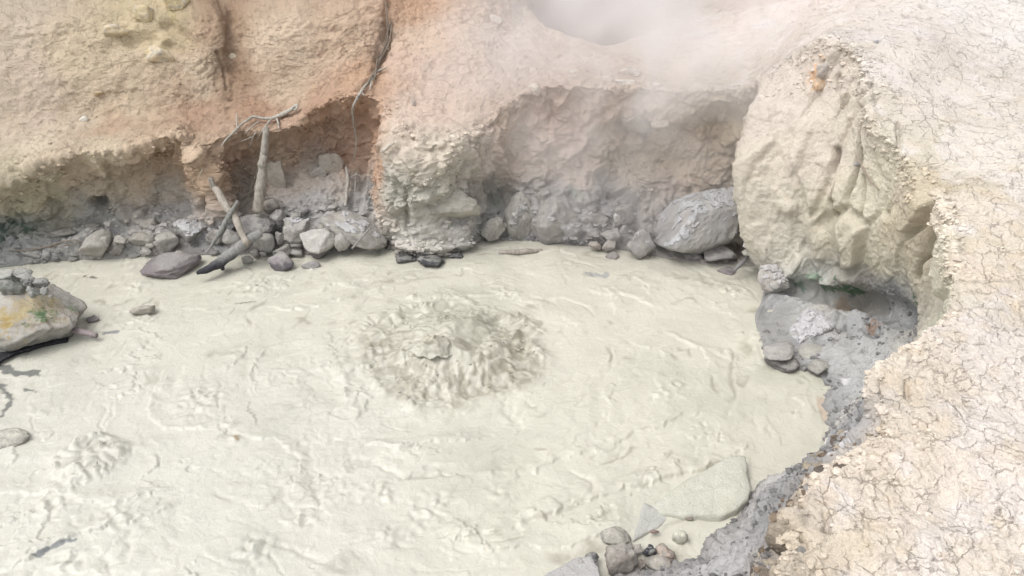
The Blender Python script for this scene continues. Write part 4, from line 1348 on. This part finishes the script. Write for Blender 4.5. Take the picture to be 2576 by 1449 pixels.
# stones bedded in the slopes
GS = "stones bedded in the slope above the pit"
sl_ = [
 (497, 17, 583, 82, "wedge of yellowish stone, lower of two near the top left", (226, 206, 158)),
 (617, -25, 716, 40, "yellow flat-bottomed stone cut by the top edge", (228, 208, 155)),
 (385, 88, 488, 140, "rounded sandy stone left of the yellow wedge", (226, 206, 165)),
 (545, 168, 652, 232, "leaf-shaped smooth tan stone below the yellow wedge", (224, 204, 165)),
 (292, 434, 334, 466, "white flake of stone on the left shelf", (232, 228, 215)),
 (856, 199, 894, 224, "small pale block beside the dark vertical gully", (224, 206, 174)),
 (350, 341, 390, 362, "small brown stone set in the left slope", (205, 178, 130)),
 (1822, 55, 1886, 104, "lone squarish grey-pink stone on the smooth slope below the crater", (206, 190, 180)),
 (2304, 298, 2386, 328, "lower of two white slabs on the brink above the back wall", (228, 220, 212)),
 (2314, 252, 2404, 300, "upper, larger white slab on the brink above the back wall", (224, 214, 206)),
 (2250, 284, 2300, 312, "pinkish stone left of the two white slabs", (222, 202, 186)),
 (2135, 260, 2170, 284, "small white stone well left of the two slabs", (226, 214, 204)),
 (2440, 310, 2480, 330, "thin white stone right of the lower white slab", (226, 216, 206)),
 (1536, 368, 1562, 420, "upright mauve stone in the slope above the buttress", (212, 196, 192)),
 (1980, 312, 2030, 356, "pale boulder set in the lip of the back wall", (222, 205, 192)),
 (3275, 150, 3302, 172, "blue-grey pebble on the pale ground near the bastion's peak", (190, 190, 198)),
 (1188, 570, 1290, 660, "grey block sticking out of the clay wall above the heap", (186, 176, 164)),
 (1160, 620, 1230, 680, "rounded grey block set into the clay wall below the gable-shaped one", (176, 170, 162)),
 (1000, 600, 1075, 740, "tall mud-coated block leaning in the wall right of the post", (186, 178, 166)),
 (2330, 420, 2440, 500, "dull olive stone embedded in the upper back wall", (178, 166, 150)),
 (2440, 440, 2520, 482, "whitish outcrop jutting from the upper back wall", (230, 216, 200)),
 (3145, 345, 3190, 420, "tan wedge left of the crumbling lip, upper bastion", (214, 200, 178)),
 (3045, 290, 3100, 350, "orange-tan facet of stone in the bastion's upper face", (226, 190, 150)),
 (3060, 240, 3110, 300, "mauve-grey stone at the bastion's peak", (202, 190, 184)),
 (3200, 605, 3235, 625, "grey pebble stuck in the bastion face", (176, 176, 180)),
]
for i, (a, b, c, d, l, cc_) in enumerate(sl_):
    rock(S(a, b, c, d), l, cc_, seed=230 + i, group=GS, dep=0.5, emb=0.72 if i < 4 else 0.98, sharp=0.9, bump=0.14)


# ------------------------------------------------------------------ clods and pebbles too many to count
def scatter(name, n, sampler, size, colf, seed, squash=0.6):
    r = np.random.default_rng(seed)
    V0, F0 = ico(1)
    Vs, Fs, Cs = [], [], []
    k = 0
    for i in range(n):
        q = sampler(r)
        if q is None:
            continue
        p, nn = q
        s = size(r)
        rad = 1 + r.uniform(-0.42, 0.28, len(V0))
        W = V0 * rad[:, None] @ rotm(*r.uniform(0, 6.28, 3)).T
        W = W * np.array([s, s * r.uniform(.7, 1), s * squash])
        Vs.append(W + p + nn * s * 0.05)
        Fs.append(F0 + k)
        k += len(V0)
        c = colf(p, r)
        Cs.append(np.repeat(c[None], len(V0), 0))
    V = np.vstack(Vs)
    o = mesh_obj(name, V, np.vstack(Fs), M_ROCK, np.vstack(Cs), np.zeros((len(V), 3)), smooth=False)
    return o


Nf = normals(G2).reshape(-1, 3)
# make sure the normals look towards the camera side
flip = np.sign((Nf * (CAM - P2)).sum(1))
Nf2 = Nf * flip[:, None]


def terr_sampler(mask):
    ids = np.where(mask)[0]

    def f(r):
        i = ids[r.integers(len(ids))]
        return P2[i], Nf2[i]
    return f


def ccol(p, r):
    i = np.argmin(((P2[::53] - p) ** 2).sum(1)) * 53
    return np.clip(COLR[i] * r.uniform(0.88, 1.18), 0.02, 0.8)


rightcol = colidx > cum[22]
vis = (np.abs(P2[:, 0]) < 7) & (P2[:, 1] > 2) & (P2[:, 1] < 12)
nclump = fbm(P, 0.5, 2, 700)
o = scatter("clay_crumbs", 2600, terr_sampler(vis & rightcol & (tw > 0.86) & (tw < 1.03 + 0.12 * (nclump > 0.1))), lambda r: .006 + .032 * r.random() ** 3, ccol, 1)
tag(o, "loose pale clay crumbs strewn along the crumbling right rim", "clay crumbs", kind="stuff")
o = scatter("wall_rubble", 2400, terr_sampler(vis & ~rightcol & ((colidx < cum[14]) | (nclump > 0.6)) & (nclump > 0.05) & (tw > 0.02) & (tw < 1.03)), lambda r: .007 + .035 * r.random() ** 3, ccol, 2)
tag(o, "small clods clinging to the back and left walls", "rubble", kind="stuff")
o = scatter("shore_pebbles", 1500, terr_sampler(vis & ((~rightcol) | (nclump > 0.75)) & (tw > 0.0) & (tw < 0.22) & (P2[:, 2] > -0.01) & (P2[:, 2] < 0.5)), lambda r: .012 + .06 * r.random() ** 3, ccol, 3)
tag(o, "grey mud-coated pebbles and clods along the foot of the walls", "pebbles", kind="stuff")
o = scatter("ground_grit", 1800, terr_sampler(vis & (tw > 1.05) & (rowi < NR - 60)), lambda r: r.uniform(.005, .016), ccol, 4)
tag(o, "fine grit and tiny stones on the slopes and the dry ground", "grit", kind="stuff")


# ------------------------------------------------------------------ wood: post, logs, sticks, roots
def tube(pts, rad, seg=10, seed=0, wob=0.12, step=0.02):
    """pts (n,3), rad (n,) -> verts, faces; resampled with a wandering line."""
    pts = np.array(pts, float); rad = np.array(rad, float)
    L = np.concatenate([[0], np.cumsum(np.linalg.norm(np.diff(pts, axis=0), axis=1))])
    n = max(4, int(L[-1] / step))
    t = np.linspace(0, L[-1], n)
    # smooth
    Q = np.stack([np.interp(t, L, pts[:, k]) for k in range(3)], -1)
    R = np.interp(t, L, rad)
    for _ in range(3):
        Q[1:-1] = (Q[:-2] + 2 * Q[1:-1] + Q[2:]) / 4
    Q += (R * wob * 3)[:, None] * np.stack([perlin(Q, 0.14, seed + k) for k in range(3)], -1)
    T = np.gradient(Q, axis=0)
    T /= np.linalg.norm(T, axis=1)[:, None] + 1e-9
    ref = np.array([0.3, 0.2, 0.93]) if abs(T[0][2]) < 0.8 else np.array([1.0, 0.1, 0])
    V = []
    for i in range(n):
        a = np.cross(T[i], ref); a /= np.linalg.norm(a); b = np.cross(T[i], a)
        for k in range(seg):
            th = 2 * math.pi * k / seg
            V.append(Q[i] + R[i] * (math.cos(th) * a + math.sin(th) * b))
    V = np.array(V)
    C0 = np.repeat(Q, seg, 0)
    d = V - C0
    f = 1 + 0.14 * perlin(V, 0.05 + 0.6 * rad.mean(), seed + 5) + 0.12 * perlin(V * np.array([1, 1, .3]), 0.02, seed + 6)
    V = C0 + d * f[:, None]
    F = []
    for i in range(n - 1):
        for k in range(seg):
            F.append([i * seg + k, i * seg + (k + 1) % seg, (i + 1) * seg + (k + 1) % seg, (i + 1) * seg + k])
    V = np.vstack([V, Q[:1] - T[:1] * R[0] * .2, Q[-1:] + T[-1:] * R[-1] * .2])
    m = n * seg
    for k in range(seg):
        F.append([m, (k + 1) % seg, k, k]); F.append([m + 1, (n - 1) * seg + k, (n - 1) * seg + (k + 1) % seg, (n - 1) * seg + (k + 1) % seg])
    return V, F


def wood(name, strands, colf, label, cat, group=None, seed=0, seg=10, wob=0.12, part="side_root", step=0.02, join=False):
    """strands: list of (pts3d, radii); the first is the thing itself, the others its parts"""
    root = None
    loc = None
    for j, (p, r) in enumerate(strands):
        if name in ("root", "rootlets"):
            r = [1.45 * q for q in r]
        V, F = tube(p, r, seg, seed + 11 * j, wob, step)
        T3 = []
        for f in F:
            T3.append([f[0], f[1], f[2]])
            if f[2] != f[3]:
                T3.append([f[0], f[2], f[3]])
        col = colf(V) if callable(colf) else np.repeat(alb(colf)[None], len(V), 0) * (1 + 0.15 * perlin(V, 0.06, seed))[:, None]
        if loc is None:
            loc = V[np.argmin(V[:, 2])].copy()
        o = mesh_obj(name if root is None else part, V - loc, np.array(T3), M_WOOD, np.clip(col, 0.01, .85), parent=root)
        if root is None:
            root = o
            o.location = loc
            tag(o, label, cat, group)
    return root


def K(x, y):                       # from the 1976-wide crop of the top-left corner to the 2576 frame
    return x / 1.9637, y / 1.9637


def cling(pts, off=0.03):
    off = off * 1.9
    out = []
    for u, v in pts:
        p = hit(u, v, BV)
        d = CAM - p; d /= np.linalg.norm(d)
        out.append(p + d * off)
    return out


def hang(pts, y0, y1):
    n = len(pts)
    return [at_y(u, v, y0 + (y1 - y0) * i / (n - 1)) for i, (u, v) in enumerate(pts)]


# upright post
wood("wooden_post", [(hang([K(1314, 626), K(1306, 720), K(1300, 810), K(1288, 930), K(1272, 1045)], 9.30, 8.98), [.034, .042, .050, .066, .066]),
                     (hang([K(1310, 770), K(1296, 812), K(1300, 830)], 9.13, 9.11), [.03, .062, .03])],
     (186, 176, 160), "bare grey tree post standing upright against the clay wall", "post", seed=900, seg=14, wob=0.05, part="knot")


def char(V):
    c = np.repeat(alb((166, 164, 160))[None], len(V), 0)
    t = sstep(0.27, 0.15, V[:, 2] + 0.05 * perlin(V, 0.1, 5))[:, None]
    return c * (1 - t) + t * alb((62, 62, 72))


lg = hang([K(1290, 1150), K(1215, 1195), K(1150, 1250), K(1090, 1300), K(1040, 1325), K(972, 1350)], 8.62, 8.15)
wood("charred_log", [(lg, [.05, .065, .07, .065, .05, .022]),
                     (hang([K(1215, 1190), K(1150, 1220), K(1120, 1250)], 8.62, 8.5), [.03, .03, .012]),
                     (hang([K(1100, 1300), K(1092, 1262)], 8.4, 8.42), [.02, .012]),
                     (hang([K(1090, 1295), K(1100, 1335)], 8.42, 8.38), [.04, .02])],
     char, "charred log sliding into the mud, its lower end black and wet", "log", seed=910, seg=14, part="branch_stub")
wood("crooked_branch", [(cling([K(1035, 880), K(1060, 930)], 0.02) + hang([K(1085, 965), K(1110, 1010), K(1150, 1055), K(1180, 1110), K(1205, 1175), K(1225, 1200)], 8.86, 8.42),
                         [.03, .045, .048, .045, .045, .045, .038, .04])],
     (196, 184, 166), "crooked pale branch coming down the spur onto the charred log", "branch", seed=920, seg=12)
wood("leaning_stick", [(hang([K(1172, 992), K(1130, 1070), K(1085, 1150), K(1022, 1250)], 8.72, 8.45), [.018, .030, .032, .008])],
     (160, 160, 152), "grey pointed stick leaning across the crooked branch into the mud", "stick", seed=930)
wood("lower_stick", [(hang([K(1832, 1122), K(1790, 1170), K(1738, 1228)], 8.75, 8.6), [.010, .014, .012])],
     (172, 168, 160), "thin stick lying against the long sloping boulder", "stick", seed=931)
rc = (204, 196, 180)
GRT = "bare roots hanging out of the clay"
wood("root", [(cling([K(1470, 518), K(1455, 535), K(1400, 562), K(1340, 586), K(1290, 583), K(1248, 574), K(1200, 610), K(1160, 645), K(1115, 690), K(1093, 725)], .07), [.016, .02, .018, .015, .012, .012, .010, .010, .008, .004]),
              (cling([K(1365, 575), K(1375, 610), K(1376, 635)], .06), [.010, .008, .004]),
              (cling([K(1440, 540), K(1360, 575), K(1330, 600), K(1300, 640), K(1265, 695)], .06), [.012, .010, .009, .007, .004]),
              (cling([K(1168, 562), K(1170, 600), K(1167, 660)], .07), [.006, .006, .003]),
              (cling([K(1280, 600), K(1240, 630), K(1205, 665)], .05), [.007, .006, .003]),
              (cling([K(1265, 655), K(1245, 690), K(1230, 730)], .05), [.006, .007, .003]),
              (cling([K(1455, 545), K(1472, 530), K(1466, 514)], .08), [.012, .010, .006]),
              (cling([K(1242, 678), K(1210, 692), K(1182, 700)], .06), [.005, .005, .003])],
     rc, "forked spray of bare roots above the upright post", "root", GRT, seed=940, seg=7)
wood("root", [(cling([K(1905, 335), K(1860, 355), K(1836, 395), K(1800, 430), K(1770, 475), K(1745, 525), K(1742, 560), K(1750, 620), K(1757, 670), K(1762, 710), K(1752, 760), K(1745, 800)], .05),
               [.008, .011, .014, .015, .014, .012, .011, .009, .008, .007, .005, .003]),
              (cling([K(1836, 395), K(1830, 430), K(1822, 450)], .05), [.008, .006, .003]),
              (cling([K(1780, 455), K(1800, 470)], .05), [.008, .004])],
     rc, "long zigzag root dangling from the gully down the orange recess", "root", GRT, seed=950, seg=7)
wood("root", [(cling([K(1712, 828), K(1718, 880), K(1712, 950), K(1705, 1020)], .06), [.014, .016, .017, .014])],
     (196, 188, 176), "stout short root hanging left of two thread-thin ones", "root", GRT, seed=960, seg=8)
wood("root", [(cling([K(1758, 850), K(1755, 920), K(1752, 1018)], .05), [.006, .006, .003]), (cling([K(1730, 880), K(1758, 862), K(1790, 870)], .05), [.005, .008, .004])],
     (190, 182, 172), "thread-thin straight root in the recess beside the stout short one", "root", GRT, seed=961, seg=6)
wood("root", [(cling([K(1820, 880), K(1822, 930), K(1806, 965), K(1804, 1005)], .05), [.006, .006, .005, .003])],
     (180, 172, 162), "thin bent root nearest the buttress", "root", GRT, seed=962, seg=6)
wood("root", [(cling([K(1285, 770), K(1268, 850), K(1240, 930), K(1218, 1000)], .05), [.005, .006, .006, .003])],
     (186, 176, 150), "thin slanting root just left of the upright post", "root", GRT, seed=963, seg=6)
wood("root", [(cling([K(1300, 985), K(1340, 972), K(1395, 1000)], .04), [.006, .010, .006])],
     (190, 182, 172), "short arching root at the post's right foot", "root", GRT, seed=964, seg=6)
wood("root", [(cling([K(1530, 985), K(1500, 1020), K(1470, 1040)], .04), [.006, .006, .004])],
     (186, 178, 168), "short slanting root on the grey slope above the scabbed stone", "root", GRT, seed=965, seg=6)
wood("root", [(cling([K(985, 880), K(990, 850), K(1000, 835)], .04), [.004, .008, .004])],
     (206, 190, 160), "little curled root on the spur above the crooked branch", "root", GRT, seed=966, seg=6)
wood("root", [(cling([K(380, 1185), K(320, 1190), K(230, 1218), K(160, 1235), K(40, 1240)], .03), [.006, .008, .009, .008, .005]),
              (cling([K(390, 1200), K(290, 1218), K(240, 1225)], .03), [.005, .006, .004])],
     (165, 150, 132), "long thin root trailing along the left bank", "root", GRT, seed=967, seg=6)
# fine rootlets in the vertical gully
st = []
r_ = random.Random(5)
for j in range(9):
    pts = []
    for (uu, vv) in [(975, 2), (977, 60), (970, 110), (955, 155), (935, 195), (915, 235)]:
        pts.append((uu + r_.uniform(-9, 9), vv + r_.uniform(-8, 8)))
    k0 = r_.randint(0, 2); k1 = r_.randint(4, 6)
    st.append((cling(pts[k0:k1], r_.uniform(.01, .07)), [r_.uniform(.003, .008)] * (k1 - k0)))
for j in range(12):
    vv = r_.uniform(5, 230)
    uu = np.interp(vv, [0, 60, 110, 155, 195, 235], [975, 977, 970, 955, 935, 915])
    st.append((cling([(uu, vv), (uu + r_.uniform(-25, 25), vv + r_.uniform(5, 22))], .05), [.005, .002]))
wood("rootlets", st, (160, 140, 118), "tangle of fine rootlets filling the dark vertical gully", "root", GRT, seed=970, seg=5, part="rootlet")
wood("root_stub", [(cling([K(1945, 708), K(1915, 728), K(1887, 748)], .07), [.014, .022, .024])], (220, 208, 190),
     "pale broken root stub poking from the buttress's top left", "root", GRT, seed=971, seg=10)
# wood in the mud
wood("sunken_log", [([at_z(u, v, zz) for u, v, zz in ((1255, 636, .0), (1290, 634, .02), (1330, 632, .02), (1365, 631, .0))], [.02, .035, .035, .02])],
     (190, 178, 164), "pale log barely breaking the mud in front of the back wall", "log", seed=980)


def halfblack(V):
    c = np.repeat(alb((176, 158, 160))[None], len(V), 0)
    t = sstep(0.075, 0.02, V[:, 2] + 0.02 * perlin(V, 0.05, 5))[:, None]
    t2 = sstep(-5.15, -5.35, V[:, 0])[:, None]
    t = np.maximum(t, 0 * t2)
    return c * (1 - t) + t * alb((70, 62, 72))


wood("broken_stick", [([at_z(u, v, zz) for u, v, zz in ((150, 815, .10), (185, 828, .09), (215, 838, .08), (243, 845, .06))], [.04, .036, .032, .028])],
     halfblack, "purplish broken stick poking out from under the stained boulder", "stick", seed=981, seg=12)
wood("crooked_root", [([at_y(u, v, yv) for u, v, yv in ((1955, 812, 7.2), (1962, 838, 7.05), (1985, 865, 6.85), (2005, 890, 6.65), (2040, 912, 6.45))], [.012, .022, .022, .02, .018])],
     (158, 156, 154), "crooked grey root lying over the stones in the right corner", "root", seed=982)
wood("short_stick", [([at_y(u, v, yv) for u, v, yv in ((1885, 640, 8.35), (1868, 660, 8.25), (1845, 682, 8.2))], [.02, .026, .024])],
     (150, 146, 148), "short stick propped in shade between huge boulder and bastion", "stick", seed=983)
wood("wedged_stick", [([at_y(u, v, yv) for u, v, yv in ((2362, 500, 5.93), (2375, 515, 5.85), (2386, 530, 5.8))], [.014, .018, .012])],
     (196, 184, 160), "short stick wedged in the dark hollow under the right rim", "stick", seed=984)
wood("slope_root", [(cling([(2150, 385), (2170, 420), (2190, 455), (2212, 478)], .02), [.006, .010, .010, .006])],
     (190, 170, 150), "thin root lying down the bastion's crumbling upper face", "root", seed=985, seg=6)


# black wet scum at the stained boulder's foot
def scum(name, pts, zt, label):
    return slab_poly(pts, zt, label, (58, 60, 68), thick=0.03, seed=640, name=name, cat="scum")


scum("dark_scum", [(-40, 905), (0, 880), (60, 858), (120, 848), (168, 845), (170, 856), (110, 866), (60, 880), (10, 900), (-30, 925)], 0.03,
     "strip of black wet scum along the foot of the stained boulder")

# stains on the big left boulder
ob = bpy.data.objects["stained_boulder"]
me = ob.data
nv = len(me.vertices)
co = np.empty(nv * 3, np.float32); me.vertices.foreach_get("co", co); co = co.reshape(-1, 3) + np.array(ob.location)
cl_ = np.empty(nv * 4, np.float32); me.color_attributes["Col"].data.foreach_get("color", cl_); cl_ = cl_.reshape(-1, 4)
V_ = [Vector(p) for p in co]
bvr = BVHTree.FromPolygons([v[:] for v in V_], [list(p.vertices) for p in me.polygons])
for (u, v, r, c, k) in [(20, 800, .16, (205, 175, 70), .9), (10, 815, .10, (195, 160, 50), .9), (60, 780, .22, (206, 188, 150), .8), (120, 775, .2, (206, 186, 150), .8),
                        (100, 792, .10, (90, 140, 70), .85), (115, 788, .08, (70, 125, 60), .85), (180, 776, .05, (100, 150, 80), .8),
                        (130, 755, .08, (214, 190, 110), .7), (165, 722, .07, (196, 180, 90), .7), (70, 765, .16, (200, 180, 120), .6)]:
    h = bvr.ray_cast(Vector(CAM), Vector(ray(u, v)).normalized())[0]
    if h is None:
        continue
    d = np.linalg.norm(co - np.array(h), axis=1) * np.array(1.0) + r * 1.1 * fbm(co, r * .8, 5, 9, 0.75)
    s = (0.8 * k * sstep(r, r * .5, d))[:, None]
    cl_[:, :3] = cl_[:, :3] * (1 - s) + s * alb(c)
me.color_attributes["Col"].data.foreach_set("color", cl_.ravel())

# ------------------------------------------------------------------ mud thrown up at the springs
rs = np.random.default_rng(44)


def splash(name, centre, n, rad, height, label, seed, up=0.5):
    """torn sheets, strings and drops of mud flung outward from a boil, joined as one body"""
    r = np.random.default_rng(seed)
    Vs, Fs = [], []
    k = 0
    for i in range(n):
        th = r.uniform(0, 2 * math.pi)
        r0 = rad * math.sqrt(r.uniform(0.05, 1))
        p = centre + np.array([math.cos(th) * r0, math.sin(th) * r0, 0])
        p[2] = mud_z(p[0], p[1]) - 0.005
        L = r.uniform(.03, .10) * height * 10
        wdt = r.uniform(.004, .012)
        dr = np.array([math.cos(th), math.sin(th), 0]) * r.uniform(.4, 1.1) + np.array([r.normal() * .2, r.normal() * .2, up * r.uniform(.3, 1.2)])
        dr /= np.linalg.norm(dr)
        m = 6
        pts = [p + dr * L * t + np.array([0, 0, -0.9]) * (L * t) ** 2 * 4 + np.array([math.cos(th), math.sin(th), 0]) * (L * t) ** 2 for t in np.linspace(0, 1, m)]
        rr_ = [wdt * (1 - .75 * t) * (1 + .4 * r.normal() * t) for t in np.linspace(0, 1, m)]
        V, F = tube(pts, np.abs(rr_) + .002, 6, seed + i, .3, .015)
        for f in F:
            Fs.append([f[0] + k, f[1] + k, f[2] + k])
            if f[2] != f[3]:
                Fs.append([f[0] + k, f[2] + k, f[3] + k])
        Vs.append(V); k += len(V)
    V = np.vstack(Vs)
    col = np.repeat(alb((222, 220, 200))[None], len(V), 0)
    t = (0.6 * sstep(-.1, .5, perlin(V, .1, seed)))[:, None]
    col = col * (1 - t) + t * alb((190, 178, 146))
    c = np.array([centre[0], centre[1], V[:, 2].min()])
    o = mesh_obj(name, V - c, np.array(Fs), M_MUD, col)
    o.location = c
    tag(o, label, "mud splash", kind="stuff")
    return o


e1 = at_z(1135, 880)
e2 = at_z(230, 1150)
splash("mud_splash", e1, 80, .86, .055, "ragged strings and drops of mud thrown off the big boiling mound", 800)
splash("mud_splash", e2, 14, .30, .05, "ragged mud tongues of the smaller boil at the left", 801)


def sheet():
    """the torn curtain of mud standing at the top of the big mound"""
    a = at_z(1093, 868, 0.22)
    nu, nv_ = 40, 26
    V = []
    for j in range(nv_ + 1):
        t = j / nv_
        for i in range(nu + 1):
            s = i / nu * 2 - 1
            ang = s * 1.35
            rad = 0.10 + 0.13 * t ** 1.3
            top = 0.20 * (1 - 0.28 * abs(s) ** 1.5) * (1 + 0.12 * math.sin(9 * s))
            V.append([a[0] + rad * math.sin(ang) * 1.1, a[1] - rad * math.cos(ang) * .8, a[2] - .03 + top * (1 - t)])
    V = np.array(V)
    V += 0.022 * np.stack([fbm(V, .10, 4, 810 + k) for k in range(3)], -1)
    n = (nu + 1) * (nv_ + 1)
    V2 = V + np.array([0, .016, -.004])
    F = grid_faces(nv_ + 1, nu + 1)
    B = F[:, ::-1] + n
    # edges
    W = nu + 1
    E = []
    for i in range(nu):
        E.append([i, i + n, i + 1 + n, i + 1]); q = nv_ * W
        E.append([q + i, q + i + 1, q + i + 1 + n, q + i + n])
    for j in range(nv_):
        E.append([j * W, (j + 1) * W, (j + 1) * W + n, j * W + n]); q = j * W + nu
        E.append([q, q + n, q + W + n, q + W])
    VV = np.vstack([V, V2])
    col = np.repeat(alb((216, 207, 182))[None], len(VV), 0)
    t = sstep(a[2] + .17, a[2] + .02, VV[:, 2] + .03 * perlin(VV, .05, 3))[:, None]
    col = col * (1 - t) + t * alb((216, 212, 192))
    o = mesh_obj("mud_curtain", VV - a, np.vstack([F, B, np.array(E)]), M_MUD, col)
    o.location = a
    tag(o, "torn brownish curtain of mud bursting up on top of the big mound", "mud splash")


sheet()


# ------------------------------------------------------------------ steam
def steam(name, lo, hi, dens, scale, seed, label):
    lo, hi = np.array(lo), np.array(hi)
    c = (lo + hi) / 2; h = (hi - lo) / 2
    V, F = ico(3)
    m = bpy.data.materials.new(name)
    m.use_nodes = True
    nt = m.node_tree
    nt.nodes.clear()
    out = nt.nodes.new("ShaderNodeOutputMaterial")
    pv = nt.nodes.new("ShaderNodeVolumePrincipled")
    pv.inputs["Color"].default_value = (0.97, 0.95, 0.95, 1)
    pv.inputs["Anisotropy"].default_value = 0.1
    tc = nt.nodes.new("ShaderNodeTexCoord")
    ln = nt.nodes.new("ShaderNodeVectorMath"); ln.operation = 'LENGTH'
    dv = nt.nodes.new("ShaderNodeVectorMath"); dv.operation = 'DIVIDE'
    dv.inputs[1].default_value = tuple(h)
    nt.links.new(tc.outputs["Object"], dv.inputs[0])
    nt.links.new(dv.outputs[0], ln.inputs[0])
    f = ramp(nt, ln.outputs["Value"], [(0.15, 1.0), (0.55, 0.5), (0.97, 0.0)])
    n = noise_node(nt, tc.outputs["Object"], scale, 3, 0.55, 0.5)
    g = ramp(nt, n.outputs["Fac"], [(0.40, 0.08), (0.63, 2.0)])
    d = mth(nt, 'MULTIPLY', mth(nt, 'MULTIPLY', f, g), dens)
    nt.links.new(d, pv.inputs["Density"])
    nt.links.new(pv.outputs[0], out.inputs["Volume"])
    o = mesh_obj(name, V * h, F, m)
    o.location = c
    tag(o, label, "steam", kind="stuff")


def bankcol(p, r):
    c = [(150, 128, 104), (120, 108, 98), (176, 170, 166), (205, 188, 160)][r.integers(4)]
    return alb(c) * r.uniform(0.8, 1.15)


o = scatter("bank_rubble", 420, terr_sampler((colidx > cum[32] + 10) & (colidx < cum[36]) & (nclump > -0.15) & (tw > 0.45) & (tw < 1.0)), lambda r: .008 + .035 * r.random() ** 2, bankcol, 5)
tag(o, "brown and dark clods broken from the rim onto the grey lower right bank", "rubble", kind="stuff")
o = scatter("bank_grit", 1700, terr_sampler((bank > 0.3) & (tw > -0.03) & (nclump > -0.15)), lambda r: .006 + .034 * r.random() ** 3, lambda p, r: alb((158, 156, 156)) * r.uniform(0.6, 1.25), 8)
tag(o, "grey grit and little lumps stuck in the mud of the right bank", "grit", kind="stuff")
o = scatter("shelf_clods", 350, terr_sampler(vis & (~rightcol) & (np.abs(tw - 1.03) < 0.06) & (nclump > -0.1)), lambda r: .006 + .03 * r.random() ** 3, ccol, 6)
tag(o, "little clods crumbling along the lip of the left and back walls", "clods", kind="stuff")

steam("steam", (-1.6, 7.6, -0.7), (4.6, 12.6, 4.1), 0.56, 1.1, 1, "thin steam drifting before the back wall and up the slope")
steam("steam", (-0.6, 10.8, 0.3), (4.6, 17.0, 4.8), 0.72, 0.6, 2, "steam rising out of the crater above the back wall")
print("done build")
